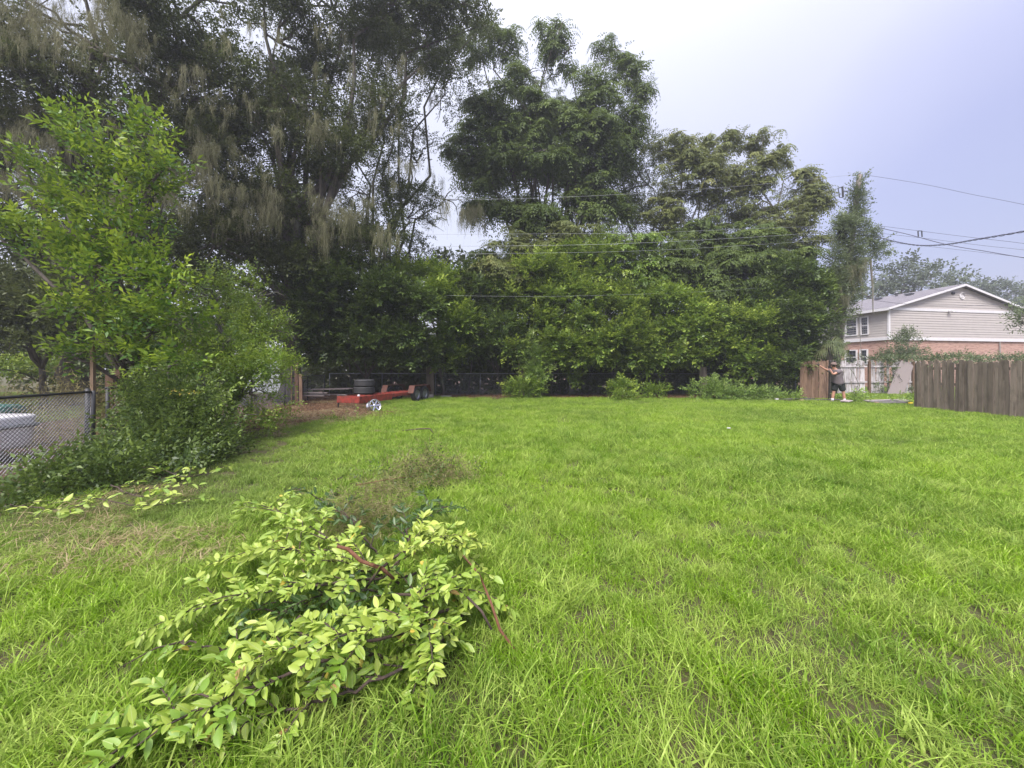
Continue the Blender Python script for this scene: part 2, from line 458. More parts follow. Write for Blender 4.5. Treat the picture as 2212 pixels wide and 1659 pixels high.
def tmpl_spray(n=14, L=.35, leaf=.1, asp=.42, r=None, spread=1.0):
    """flat-ish twig of alternate leaves, axis +X, up +Z"""
    r = r or rng
    t = np.linspace(.05, 1, n)
    side = np.where(np.arange(n) % 2 == 0, 1, -1)
    ph = r.normal(0, .55 * spread, n)
    P = np.stack([t * L, r.normal(0, .05, n) * L, r.normal(0, .08, n) * L], 1)
    D = np.stack([np.full(n, .55) + r.normal(0, .2, n), side * np.cos(ph), np.sin(ph)], 1)
    D[-1] = (1, 0, .1)
    Nn = np.stack([r.normal(0, .3, n), -side * np.sin(ph) + r.normal(0, .25, n), np.cos(ph) + .4], 1)
    return P, nrm(D), nrm(Nn), leaf * r.uniform(.7, 1.25, n), leaf * asp * r.uniform(.8, 1.2, n)
def tmpl_rosette(nf=7, R_=.55, nl=7, leaf=.17, asp=.34, droop=1.0, r=None):
    """umbrella of arching compound fronds, axis Z"""
    r = r or rng; Ps = []; Ds = []; Ns = []; Ls = []; Ws = []
    for k in range(nf):
        a = 2 * math.pi * k / nf + r.normal(0, .25); d = np.array([math.cos(a), math.sin(a), 0]); up = np.array([0, 0, 1.])
        Lf = R_ * r.uniform(.75, 1.2); dr = droop * r.uniform(.6, 1.25)
        for i in range(nl):
            t = (i + .6) / nl
            p = d * Lf * (t - .18 * t * t * dr) + up * Lf * (.38 * t - .95 * dr * t * t)
            tan = nrm((d * (1 - .36 * t * dr) + up * (.38 - 1.9 * dr * t))[None])[0]
            s = np.cross(tan, up); s /= np.linalg.norm(s) + 1e-9
            nn = np.cross(s, tan)
            for sg in ((1, -1) if i < nl - 1 else (0,)):
                Ps.append(p); Ds.append(tan * .55 + s * sg * .85 - up * .25 * abs(sg)); Ns.append(nn + r.normal(0, .12, 3)); Ls.append(leaf * r.uniform(.75, 1.15) * (1 - .35 * abs(t - .5))); Ws.append(leaf * asp)
    return np.array(Ps), nrm(np.array(Ds)), nrm(np.array(Ns)), np.array(Ls), np.array(Ws)

def place(templates, C, A, r, roll=.5, scale=(.75, 1.25), upright=False):
    """put templates at centres C with axes A -> P,D,N,L,W and cluster index"""
    out = []
    m = len(C); pick = r.integers(0, len(templates), m); s = r.uniform(*scale, m)
    for k, T in enumerate(templates):
        idx = np.nonzero(pick == k)[0]
        if not len(idx): continue
        P, D, Nn, L, W = T
        a = nrm(A[idx]); up = np.tile([0, 0, 1.], (len(idx), 1)) + r.normal(0, roll, (len(idx), 3))
        if upright:      # template Z follows a
            z = a; x = nrm(np.cross(r.normal(size=z.shape), z)); y = np.cross(z, x)
        else:
            x = a; y = nrm(np.cross(up, x)); z = np.cross(x, y)
        B = np.stack([x, y, z], 2)                    # columns
        PP = C[idx][:, None, :] + np.einsum('nij,kj->nki', B, P) * s[idx][:, None, None]
        DD = np.einsum('nij,kj->nki', B, D); NN = np.einsum('nij,kj->nki', B, Nn)
        LL = L[None, :] * s[idx][:, None]; WW = W[None, :] * s[idx][:, None]
        ci = np.repeat(idx, len(P))
        out.append((PP.reshape(-1, 3), DD.reshape(-1, 3), NN.reshape(-1, 3), LL.ravel(), WW.ravel(), ci))
    return [np.concatenate(x) for x in zip(*out)]

def blob_points(blobs, dens, r, seed, shell=.25, cut=-.35, gap=-.4, lump=.22, clump=0, base_f=.45, cq=(.26, .42)):
    """cluster centres + axes for a list of ellipsoids (centre, radii[, density factor]); clump: child clumps per ellipsoid"""
    C = []; A = []; O = []
    pn = PN(seed, 1.1); pl = PN(seed + 1, 2.2)
    todo = []
    for b in blobs:
        c = np.array(b[0], float); rad = np.array(b[1], float); f = b[2] if len(b) > 2 else 1.
        if clump:
            todo.append((c, rad * .78, f * base_f))
            for _ in range(clump):
                d = nrm(r.normal(size=3)[None])[0]; d[2] = d[2] * .9 + .12
                q = r.uniform(*cq); todo.append((c + d * rad * r.uniform(.68, .95), rad * np.array([q, q, q * .62]), f * 1.0))
        else: todo.append((c, rad, f))
    for c, rad, f in todo:
        area = 4 * math.pi * ((rad[0] * rad[1]) ** 1.6 / 3 + (rad[0] * rad[2]) ** 1.6 / 3 + (rad[1] * rad[2]) ** 1.6 / 3) ** (1 / 1.6)
        n = max(4, int(area * dens * f))
        d = nrm(r.normal(size=(n, 3)))
        k = np.where(d[:, 2] > cut, True, r.random(n) < .45); d = d[k]
        rr = 1 - np.abs(r.normal(0, shell, len(d))); rr = np.clip(rr, .05, 1)
        rr *= 1 + lump * pl(d * 1.5 + c * .7)
        P = c + d * rad * rr[:, None]
        keep = pn(P) > gap + r.normal(0, .25, len(P))
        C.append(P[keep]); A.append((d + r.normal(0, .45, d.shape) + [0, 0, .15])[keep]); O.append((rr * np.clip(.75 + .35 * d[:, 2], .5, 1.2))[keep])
    return np.concatenate(C), np.concatenate(A), np.concatenate(O)

_tm = {}
def tmpl_object(T, mat, seed=0):
    key = (id(T), mat.name)
    if key in _tm: return _tm[key]
    P, D, Nn, L, W = T; n = len(P); V = leaf_quads(P, D, Nn, L, W); r = np.random.default_rng(seed)
    me = bpy.data.meshes.new('sprig')
    me.vertices.add(n * 4); me.vertices.foreach_set('co', V.astype(np.float32).ravel())
    me.loops.add(n * 4); me.loops.foreach_set('vertex_index', np.arange(n * 4, dtype=np.int32))
    me.polygons.add(n); me.polygons.foreach_set('loop_start', np.arange(0, n * 4, 4, dtype=np.int32))
    me.polygons.foreach_set('loop_total', np.full(n, 4, dtype=np.int32))
    a = me.attributes.new('cl', 'FLOAT_COLOR', 'POINT'); c4 = np.zeros((n, 4, 4), np.float32)
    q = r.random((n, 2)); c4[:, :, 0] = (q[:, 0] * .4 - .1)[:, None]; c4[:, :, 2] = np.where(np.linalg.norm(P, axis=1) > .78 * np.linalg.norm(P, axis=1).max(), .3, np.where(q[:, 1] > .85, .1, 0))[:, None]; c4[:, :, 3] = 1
    a.data.foreach_set('color', c4.ravel()); me.materials.append(mat); me.update(calc_edges=True)
    o = bpy.data.objects.new('sprig', me); _tm[key] = o; return o

def euler_of(x, y, z):
    """XYZ euler of the rotation whose columns are x, y, z"""
    return np.stack([np.arctan2(y[:, 2], z[:, 2]), -np.arcsin(np.clip(x[:, 2], -1, 1)), np.arctan2(x[:, 1], x[:, 0])], 1)

def scatter_gn(name, variants, P, rot, scl, var, parent=None, ci=None):
    """geometry instances (not object instances) of the variant meshes on points"""
    n = len(P); me = bpy.data.meshes.new(name)
    me.vertices.add(n); me.vertices.foreach_set('co', P.astype(np.float32).ravel())
    if ci is None: ci = np.tile([.4, 0., 0.], (n, 1))
    for nm_, ty, dat, key in (('rot', 'FLOAT_VECTOR', rot, 'vector'), ('scl', 'FLOAT', scl, 'value'), ('var', 'INT', var, 'value'), ('ci', 'FLOAT_VECTOR', ci, 'vector')):
        a = me.attributes.new(nm_, ty, 'POINT'); a.data.foreach_set(key, np.ascontiguousarray(dat.astype(np.int32 if ty == 'INT' else np.float32)).ravel())
    me.update()
    ob = link(name, me, parent, True); ob['kind'] = 'stuff'
    ng = bpy.data.node_groups.new(name, 'GeometryNodeTree')
    ng.interface.new_socket('Geometry', in_out='INPUT', socket_type='NodeSocketGeometry')
    ng.interface.new_socket('Geometry', in_out='OUTPUT', socket_type='NodeSocketGeometry')
    i = ng.nodes.new('NodeGroupInput'); o = ng.nodes.new('NodeGroupOutput')
    jn = ng.nodes.new('GeometryNodeJoinGeometry')
    for v in reversed(variants):
        oi = ng.nodes.new('GeometryNodeObjectInfo'); oi.inputs['Object'].default_value = v; oi.transform_space = 'ORIGINAL'
        gi = ng.nodes.new('GeometryNodeGeometryToInstance')
        ng.links.new(oi.outputs['Geometry'], gi.inputs[0]); ng.links.new(gi.outputs[0], jn.inputs[0])
    ip = ng.nodes.new('GeometryNodeInstanceOnPoints'); ip.inputs['Pick Instance'].default_value = True
    def na(nme, ty):
        a = ng.nodes.new('GeometryNodeInputNamedAttribute'); a.data_type = ty; a.inputs[0].default_value = nme
        return [x for x in a.outputs if x.enabled and x.name == 'Attribute'][0]
    ng.links.new(i.outputs[0], ip.inputs['Points']); ng.links.new(jn.outputs[0], ip.inputs['Instance'])
    ng.links.new(na('var', 'INT'), ip.inputs['Instance Index'])
    ng.links.new(na('rot', 'FLOAT_VECTOR'), ip.inputs['Rotation']); ng.links.new(na('scl', 'FLOAT'), ip.inputs['Scale'])
    ng.links.new(ip.outputs[0], o.inputs[0])
    md = ob.modifiers.new('scatter', 'NODES'); md.node_group = ng
    return ob

def crown(name, mat, blobs, templates, dens, parent, seed, young=.15, leafparts=0, leafmat_=None, gap=-.5, shell=.25, upright=False, scale=(.75, 1.25), kind=None, lump=.22, cut=-.35, axis=None, roll=.5, clump=0, base_f=.45, cq=(.26, .42)):
    r = np.random.default_rng(seed)
    C, A, O = blob_points(blobs, dens, r, seed, shell, gap=gap, lump=lump, cut=cut, clump=clump, base_f=base_f, cq=cq)
    ok = C[:, 2] > .05; C = C[ok]; A = A[ok]; O = O[ok]; m = len(C)
    if axis is not None: A = A * .45 + np.array(axis)
    if upright: A = np.array([0, 0, 1.]) + A * .3
    a = nrm(A); up = np.tile([0, 0, 1.], (m, 1)) + r.normal(0, roll, (m, 3))
    if upright: z = a; x = nrm(np.cross(r.normal(size=z.shape), z)); y = np.cross(z, x)
    else: x = a; y = nrm(np.cross(up, x)); z = np.cross(x, y)
    scl = r.uniform(*scale, m); var = r.integers(0, len(templates), m)
    cr = r.random(m); pn = PN(seed + 5, .9); tone = np.clip(.5 + .3 * pn(C) + r.normal(0, .12, m), 0, 1)
    young_hilite = (r.random(m) < young * (.4 + 1.2 * cr)) * r.uniform(.4, 1, m) * np.clip((O - .6) * 3, 0, 1)  # young tips plus a painted highlight: paler towards the top of each clump
    ci = np.stack([tone, cr, young_hilite], 1)
    if leafparts:      # the leaves that show largest are objects of their own
        dist = np.linalg.norm(C - np.array([0, 0, EYE]), axis=1) - young_hilite * 2.5 + (C[:, 0] < -1.33 * C[:, 1] - .1) * 100 + (np.abs(C[:, 2] - 2.6) > 3.4) * 50
        nl = len(templates[0][0]); k = max(1, int(leafparts / nl)); sel = r.choice(np.argsort(dist)[:k * 4], k, replace=False)
        PP = []; 
        for q in sel:
            P, D, Nn, L, W = templates[var[q]]; Bm = np.stack([x[q], y[q], z[q]], 1)
            PP.append((C[q] + (P @ Bm.T) * scl[q], D @ Bm.T, Nn @ Bm.T, L * scl[q], W))
        leaf_objects(*[np.concatenate([p[j] for p in PP]) for j in range(5)], leafmat_, parent)
        kp = np.ones(m, bool); kp[sel] = False
        C, x, y, z, scl, var, ci = C[kp], x[kp], y[kp], z[kp], scl[kp], var[kp], ci[kp]
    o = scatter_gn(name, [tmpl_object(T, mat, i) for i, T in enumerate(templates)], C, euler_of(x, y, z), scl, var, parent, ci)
    return o, C

_leaf_meshes = {}
def leaf_mesh(mat, k):
    key = (mat.name, k)
    if key in _leaf_meshes: return _leaf_meshes[key]
    r = random.Random(k + 3); b = MB(); curl = [.05, .14, .22][k]; w = [.20, .23, .18][k]; n = 5
    for i in range(n + 1):
        t = i / n; wd = w * (math.sin(math.pi * min(1, t ** .85)) ** .75 if 0 < t < 1 else .012); z = -curl * t * t
        b.v += [(t, -wd, z + wd * .35), (t, 0, z), (t, wd, z + wd * .35)]
    for i in range(n):
        o = i * 3
        b.f += [(o, o + 1, o + 4, o + 3), (o + 1, o + 2, o + 5, o + 4)]
    me = b.mesh('leaf', mat, True); _leaf_meshes[key] = me; return me
def leaf_objects(P, D, Nn, L, W, mat, parent):
    inv = parent.matrix_basis.inverted()
    S = nrm(np.cross(Nn, D)); N2 = np.cross(D, S)
    for i in range(len(P)):
        o = bpy.data.objects.new('leaf', leaf_mesh(mat, i % 3)); COL.objects.link(o); o.parent = parent
        l = float(L[i])
        Mx = Matrix(((*(D[i] * l),), (*(S[i] * l),), (*(N2[i] * l),))).transposed().to_4x4()
        Mx.translation = Vector(P[i]); o.matrix_basis = inv @ Mx

def limbs(mb, base, targets, r0, rnd, nmid=4, sag=.0, jit=.25, n=6, tip=.02, lift=.35):
    base = Vector(base)
    for t in targets:
        t = Vector(t); d = t - base; L = d.length
        pts = []
        for i in range(nmid + 2):
            s = i / (nmid + 1)
            p = base + d * s + Vector((0, 0, L * lift * math.sin(math.pi * s) * .4))
            if 0 < i: p += Vector((rnd.gauss(0, 1), rnd.gauss(0, 1), rnd.gauss(0, .6))) * jit * L * .12
            pts.append(p)
        rad = [r0 * (1 - s / (nmid + 1)) ** .8 + tip for s in range(nmid + 2)]
        mb.tube(pts, rad, n)
    return mb

def mkblobs(lst, depth=.85):
    out = []
    for q in lst:
        u, v, Y, ru, rv = q[:5]; f = q[5] if len(q) > 5 else 1.
        c = at(u, v, Y); rx = ru / 832 * Y; rz = rv / 832 * Y
        out.append(((c.x, c.y, c.z), (rx, (rx + rz) / 2 * depth, rz), f))
    return out

def tree(name, label, cat, base, blobs, mat, templates, dens, seed, trunk_r=.2, bark='bark', group=None, fork=.45, sub=5, **kw):
    rnd = random.Random(seed); b = Vector(base)
    root = empty(name, b, label, cat, group)
    mb = MB()
    cs = [Vector(x[0]) for x in blobs]; mean = sum(cs, Vector()) / len(cs)
    zf = b.z + (min(c.z for c in cs) - b.z) * fork + .3
    top = Vector((b.x + (mean.x - b.x) * .25, b.y + (mean.y - b.y) * .25, max(zf, .5)))
    pts = [b + (top - b) * (i / 5) + Vector((rnd.gauss(0, 1), rnd.gauss(0, 1), 0)) * trunk_r * .25 * (i > 0) for i in range(6)]
    mb.tube(pts, [trunk_r * (1.35 if i == 0 else 1.1 - i * .06) for i in range(6)], 10)
    top = pts[-1]
    for c, bl in zip(cs, blobs):
        limbs(mb, top, [c], trunk_r * .36, rnd)
        tg = []
        for _ in range(sub):
            d = Vector((rnd.gauss(0, 1), rnd.gauss(0, 1), rnd.gauss(.2, 1))).normalized()
            tg.append(c + Vector((d.x * bl[1][0], d.y * bl[1][1], d.z * bl[1][2])) * .9)
        limbs(mb, c, tg, min(.06, trunk_r * .13), rnd, 4, n=4, tip=.008, jit=.5)
    mb.obj('trunk', M[bark], root, True)
    kw.setdefault('clump', 7)
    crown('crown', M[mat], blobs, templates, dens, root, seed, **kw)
    return root

# ------------------------------------------------------------------ grass
def blade_tuft(name, n, rad, h, w, seg, mat, seed, lean=.6):
    r = np.random.default_rng(seed); b = MB()
    for i in range(n):
        a = r.uniform(0, 6.28); q = rad * math.sqrt(r.random()); x, y = q * math.cos(a), q * math.sin(a)
        hh = h * r.uniform(.45, 1.2); ww = w * r.uniform(.6, 1.2); d = r.uniform(0, 6.28); ln = abs(r.normal(0, lean)) * hh + .02
        dx, dy = math.cos(d), math.sin(d); tw = r.uniform(0, 3.14); sx, sy = math.cos(tw), math.sin(tw)
        base = len(b.v)
        for s in range(seg):
            t = s / seg; z = hh * (t - .18 * t * t); o = ln * t * t; k = ww * (1 - .75 * t ** 1.5) / 2
            b.v += [(x + dx * o - sx * k, y + dy * o - sy * k, z), (x + dx * o + sx * k, y + dy * o + sy * k, z)]
        b.v.append((x + dx * ln, y + dy * ln, hh * (.82 if lean < 1.2 else .5)))
        for s in range(seg - 1):
            o = base + s * 2; b.f.append((o, o + 1, o + 3, o + 2))
        o = base + (seg - 1) * 2; b.f.append((o, o + 1, o + 2))
    me = b.mesh(name, mat)
    return bpy.data.objects.new(name, me)

def grass_mat(name, lo, hi, pale, dry):
    m, t, b = newmat(name)
    ge = N(t, 'ShaderNodeNewGeometry'); P = ge.outputs['Position']
    n1 = noise(t, .30, 4, .6, vec=P, stretch=(1, 1, .01)); n2 = noise(t, 2.2, 3, .6, vec=P, stretch=(1, 1, .01)); n3 = noise(t, 45, 2, .6, vec=P, stretch=(1, 1, .05))
    c = mixc(t, rng_map(t, n1, .35, .65), lo, hi)
    c = mixc(t, rng_map(t, n2, .42, .68, 0, .55), c, pale)
    c = mixc(t, rng_map(t, n3, .54, .66, 0, .9), c, pale)
    c = mixc(t, rng_map(t, n3, .28, .40, .9, 0), c, dry)
    ai = N(t, 'ShaderNodeAttribute', attribute_name='ci', attribute_type='INSTANCER'); sx = N(t, 'ShaderNodeSeparateXYZ'); t.links.new(ai.outputs['Vector'], sx.inputs[0])
    c = mixc(t, rng_map(t, sx.outputs[0], .55, 1, 0, .6), c, (.10, .19, .035))
    c = mixc(t, rng_map(t, sx.outputs[0], .22, 0, 0, .6), c, (.40, .50, .12))
    c = mixc(t, sx.outputs[1], c, (.23, .29, .085))
    t.links.new(c, b.inputs['Base Color']); b.inputs['Roughness'].default_value = .5; b.inputs['Specular IOR Level'].default_value = .2
    tr = N(t, 'ShaderNodeBsdfTranslucent'); t.links.new(c, tr.inputs[0])
    mx = N(t, 'ShaderNodeMixShader'); mx.inputs[0].default_value = .35; o = t.nodes['Material Output']
    t.links.new(b.outputs[0], mx.inputs[1]); t.links.new(tr.outputs[0], mx.inputs[2]); t.links.new(mx.outputs[0], o.inputs[0])
    return m
GM = grass_mat('grass_blades', (.12, .245, .010), (.27, .44, .020), (.50, .61, .15), (.36, .30, .13))

def lawn_ok(P, r):
    x, y = P[:, 0], P[:, 1]
    pn = PN(3, 1.6)(np.stack([x, y, x * 0], 1)) * .45 + r.normal(0, .25, len(x))
    far = np.clip((y - 9) / 4, 0, 1) * 2.6
    left = (x + .2 * y + pn - far) > -4.6
    back = (y + pn < BACK - 1.3)
    yard = (x > 16)
    leftyard = (x < LX(y) - 5)
    a_, b_ = np.array([11.8, 18.9]), np.array([17.8, 15.3]); d_ = (b_ - a_) / np.linalg.norm(b_ - a_)
    q = np.stack([x, y], 1) - a_; tt = np.clip(q @ d_, 0, np.linalg.norm(b_ - a_)); dist = np.linalg.norm(q - tt[:, None] * d_, axis=1)
    return ((left & back) | yard | leftyard) & (dist > .48 + .25 * pn)

def build_grass():
    r = np.random.default_rng(21)
    near = [blade_tuft('grass_tuft', 46, .11, .125, (.0065, .0075, .009, .011)[s], 4, GM, s, (.4, .55, .6, .75)[s]) for s in range(4)] + \
           [blade_tuft('grass_tuft', 46, .12, .085, .0065, 3, GM, 10 + s, 1.2) for s in range(3)]
    far = [blade_tuft('grass_clump', 60, .26, .12, .013, 2, GM, 20 + s, .6) for s in range(4)]
    # near: 0.6 .. 9 m
    def field(y0, y1, dens, wid=1.45):
        A = (y1 ** 2 - y0 ** 2) * wid; n = int(A * dens)
        y = np.sqrt(r.uniform(y0 ** 2, y1 ** 2, n)); x = r.uniform(-wid, wid, n) * y
        return np.stack([x, y, np.zeros(n)], 1)
    P = np.concatenate([field(.7, 4.5, 170), field(4.5, 10, 105)])
    pn = PN(9, .9)
    hn = pn(P)
    # wear: shorter, thinner turf on the left strip; tufts missing on small bare spots
    bare = PN(13, 5.5)(P) < -2.4
    strip = np.clip((1.5 - (P[:, 0] + .42 * P[:, 1] + 1.2)) / 3, 0, 1) * np.clip((P[:, 1] - 2.6) / 1.5, 0, 1)
    keep = lawn_ok(P, r) & ~bare & (r.random(len(P)) > strip * .35)
    P = P[keep]; hn = hn[keep]; strip = strip[keep]
    n = len(P)
    scl = r.uniform(.75, 1.2, n) * (1 + .16 * hn) * (1 - .45 * strip)
    var = np.where(r.random(n) < .42 + .5 * strip, r.integers(4, 7, n), r.integers(0, 4, n))
    rot = np.stack([r.normal(0, .1, n), r.normal(0, .1, n), r.uniform(0, 6.28, n)], 1)
    tag(scatter_gn('lawn_grass', near, P, rot, scl, var, ci=np.stack([r.random(n), strip * .75, strip * 0], 1)), 'long bright green grass of the near lawn', 'grass', kind='stuff')
    P = np.concatenate([field(9.5, 16, 32), field(16, 30, 17)])
    P = P[(P[:, 1] < 24) | (P[:, 0] > 16)]
    P = P[lawn_ok(P, r)]; n = len(P)
    strip = np.clip((1.5 - (P[:, 0] + .42 * P[:, 1] + 1.2)) / 3, 0, 1)
    scl = r.uniform(.75, 1.15, n) * (1 - .35 * strip) * np.where(P[:, 1] > 16, 1.05, 1)
    rot = np.stack([r.normal(0, .06, n), r.normal(0, .06, n), r.uniform(0, 6.28, n)], 1)
    tag(scatter_gn('far_lawn_grass', far, P, rot, scl, r.integers(0, 4, n), ci=np.stack([r.random(n), strip * .7, strip * 0], 1)), 'shorter looking bright grass of the far half of the lawn', 'grass', kind='stuff')
build_grass()
def build_lawn_extras():
    r = np.random.default_rng(33)
    dry = grass_mat('dry_clippings', (.30, .23, .12), (.42, .33, .18), (.50, .42, .24), (.16, .10, .06))
    cl = [blade_tuft('clipping', 10, .12, .05, .006, 2, dry, 60 + k, 3.5) for k in range(3)]
    n = 5200; y = r.uniform(2.6, 17, n); x = -1.2 - .42 * y + r.normal(.2, 1.0, n) - np.abs(r.normal(0, .5, n))
    P = np.stack([x, y, np.full(n, .045)], 1); P = P[(PN(41, 1.3)(P) > .1) & (x > LX(y) + .5)]; n = len(P)
    tag(scatter_gn('grass_clippings', cl, P, np.stack([r.normal(0, .15, n), r.normal(0, .15, n), r.uniform(0, 6.28, n)], 1), r.uniform(.7, 1.5, n), r.integers(0, 3, n)),
        'dry brown clippings scattered over the worn left strip of lawn', 'clippings', kind='stuff')
    tall = [blade_tuft('long_grass', 18, .07, .16, .0085, 5, GM, 70 + k, .75) for k in range(3)]
    n = 1500; y = np.sqrt(r.uniform(.8, 20, n)); x = r.uniform(-1.4, 1.4, n) * y; P = np.stack([x, y, np.zeros(n)], 1)
    P = P[(PN(43, 1.4)(P) > .8) & lawn_ok(P, r)]; n = len(P)
    tag(scatter_gn('long_grass', tall, P, np.stack([r.normal(0, .1, n), r.normal(0, .1, n), r.uniform(0, 6.28, n)], 1), r.uniform(.7, 1.1, n), r.integers(0, 3, n)),
        'coarse longer grass tufts in the foreground lawn', 'grass', kind='stuff')
    wd = []
    for k in range(3):
        mb = MB(); rr_ = random.Random(k)
        for j in range(7):
            a = j * 2.4; L = rr_.uniform(.015, .03); h = rr_.uniform(.05, .1); c, s_ = math.cos(a), math.sin(a); o = len(mb.v); d0 = rr_.uniform(0, .03)
            for t, w_ in ((0, .002), (.5, .011), (1, .002)):
                mb.v += [(c * (d0 + L * t) - s_ * w_, s_ * (d0 + L * t) + c * w_, h - .01 * t), (c * (d0 + L * t) + s_ * w_, s_ * (d0 + L * t) - c * w_, h - .01 * t)]
            mb.f += [(o, o + 1, o + 3, o + 2), (o + 2, o + 3, o + 5, o + 4)]
        wd.append(bpy.data.objects.new('broad_weed', mb.mesh('broad_weed', GM)))
    n = 1600; y = np.sqrt(r.uniform(1, 60, n)); x = r.uniform(-1.4, 1.4, n) * y; P = np.stack([x, y, np.full(n, .01)], 1); P = P[(PN(47, 2.)(P) > .75) & lawn_ok(P, r)]; n = len(P)
    tag(scatter_gn('broadleaf_weeds', wd, P, np.stack([r.normal(0, .2, n), r.normal(0, .2, n), r.uniform(0, 6.28, n)], 1), r.uniform(.4, .8, n), r.integers(0, 3, n)),
        'small broad leaved weeds among the lawn grass', 'weeds', kind='stuff')
build_lawn_extras()
def build_litter():
    r = np.random.default_rng(51)
    lm = grass_mat('dead_leaf_litter', (.12, .065, .04), (.22, .12, .07), (.36, .24, .14), (.06, .035, .025))
    vs_ = []
    for k in range(4):
        mb = MB(); q = random.Random(k + 40)
        for j in range(9):
            x, y, a, L = q.uniform(-.2, .2), q.uniform(-.2, .2), q.uniform(0, 6.28), q.uniform(.04, .09); c, s_ = math.cos(a), math.sin(a); w_ = L * .22; z0, z1 = q.uniform(.005, .03), q.uniform(.01, .05)
            mb.poly([(x, y, z0), (x + c * L * .5 - s_ * w_, y + s_ * L * .5 + c * w_, z1), (x + c * L, y + s_ * L, z0 + .01), (x + c * L * .5 + s_ * w_, y + s_ * L * .5 - c * w_, z1)])
        vs_.append(bpy.data.objects.new('dead_leaves', mb.mesh('dead_leaves', lm)))
    n = 9000; x = np.concatenate([r.uniform(-11, 16, n // 2), r.uniform(-11, -3, n // 2)]); y = np.concatenate([r.uniform(BACK - 2.2, BACK + 1.5, n // 2), r.uniform(9, 19, n // 2)])
    P = np.stack([x, y, np.full(len(x), .004)], 1); P = P[(~lawn_ok(P, r)) & (P[:, 0] > -12)]; m_ = len(P)
    tag(scatter_gn('leaf_litter', vs_, P, np.stack([r.normal(0, .1, m_), r.normal(0, .1, m_), r.uniform(0, 6.28, m_)], 1), r.uniform(.7, 1.4, m_), r.integers(0, 4, m_)),
        'reddish brown dead leaves on the bare earth under the trees', 'leaf litter', kind='stuff')
build_litter()

# ------------------------------------------------------------------ templates
tr_ = np.random.default_rng(5)
T_oak = [tmpl_spray(13, .5, .115, .5, tr_, 1.2) for _ in range(6)]
T_priv = [tmpl_spray(12, .42, .15, .52, tr_, .7) for _ in range(6)]
T_near = [tmpl_spray(15, .38, .085, .42, tr_) for _ in range(8)]
T_nearS = [tmpl_spray(15, .34, .065, .42, tr_) for _ in range(8)]
T_yng = [tmpl_spray(11, .42, .115, .40, tr_, .8) for _ in range(8)]
T_ros = [tmpl_rosette(7, .62 + .1 * k, 8, .19, .36, (.7, 1., 1.25, 1.5)[k % 4], tr_) for k in range(6)]
T_rosS = [tmpl_rosette(6, .45 + .08 * k, 7, .17, .38, (.6, .9, 1.2, 1.4)[k % 4], tr_) for k in range(6)]
T_vine = [tmpl_spray(9, .45, .16, .75, tr_, 1.3) for _ in range(5)]
T_far = [tmpl_spray(9, 1.2, .38, .6, tr_, 1.3) for _ in range(5)]

# ------------------------------------------------------------------ spanish moss
def moss_bundle(seed, strands=70, w0=.15, L0=1.0):
    r = np.random.default_rng(seed); Q = []; cl = []
    for _ in range(strands):
        x = r.normal(0, w0); y = r.normal(0, w0 * .7); L = L0 * r.uniform(.12, 1.) ** 1.3 * math.exp(-(x / w0) ** 2 * .3); wd = r.uniform(.003, .008)
        px, py, z0 = x, y, r.uniform(-.12, .12); an = r.uniform(0, 3.14); ex, ey = math.cos(an) * wd, math.sin(an) * wd; pk = .6; tn = r.random()
        for i in range(1, 5):
            t = i / 4; qx = px * .9 + r.normal(0, .045); qy = py * .9 + r.normal(0, .045); qz = z0 - L * t; kk = 1 - .75 * t
            Q.append([(px - ex * pk, py - ey * pk, z0 - L * (t - .25)), (px + ex * pk, py + ey * pk, z0 - L * (t - .25)), (qx + ex * kk, qy + ey * kk, qz), (qx - ex * kk, qy - ey * kk, qz)])
            cl.append((tn * .5 - .1, 0, .3 * (tn > .8))); px, py, pk = qx, qy, kk
    Q = np.array(Q); n = len(Q); me = bpy.data.meshes.new('moss_strands')
    me.from_pydata([tuple(v) for v in Q.reshape(-1, 3)], [], [(4 * i, 4 * i + 1, 4 * i + 2, 4 * i + 3) for i in range(n)])
    at_ = me.attributes.new('cl', 'FLOAT_COLOR', 'POINT'); c4 = np.ones((n, 4, 4), np.float32); c4[:, :, :3] = np.array(cl)[:, None, :]; at_.data.foreach_set('color', c4.ravel())
    me.materials.append(M['moss']); me.update(); return bpy.data.objects.new('moss_strands', me)
MOSS = [moss_bundle(900 + k, 40, .05 + .03 * (k % 4), (1., .7, 1.2, .85)[k % 4]) for k in range(7)]
def moss(parent, anchors, r, length=(.5, 1.8), width=.2, strands=16):
    P = np.array(anchors); n = len(P)
    # every anchor carries a loose little festoon
    P = np.repeat(P, 4, 0) + r.normal(0, 1, (n * 4, 3)) * np.array([.28, .25, .18]); n = len(P)
    tone = PN(55, .5)(P); ci = np.stack([np.clip(.45 + .3 * tone + r.normal(0, .15, n), 0, 1), r.random(n), (r.random(n) < .2) * .5], 1)
    rot = np.stack([r.normal(0, .05, n), r.normal(0, .05, n), r.uniform(0, 6.28, n)], 1)
    return scatter_gn('spanish_moss', MOSS, P, rot, r.uniform(*length, n) * .72, r.integers(0, len(MOSS), n), parent, ci)

def ancs(regions, r):
    out = []
    for u0, u1, v0, v1, y0, y1, n in regions:
        for _ in range(n):
            out.append(tuple(at(r.uniform(u0, u1), r.uniform(v0, v1), r.uniform(y0, y1))))
    return out

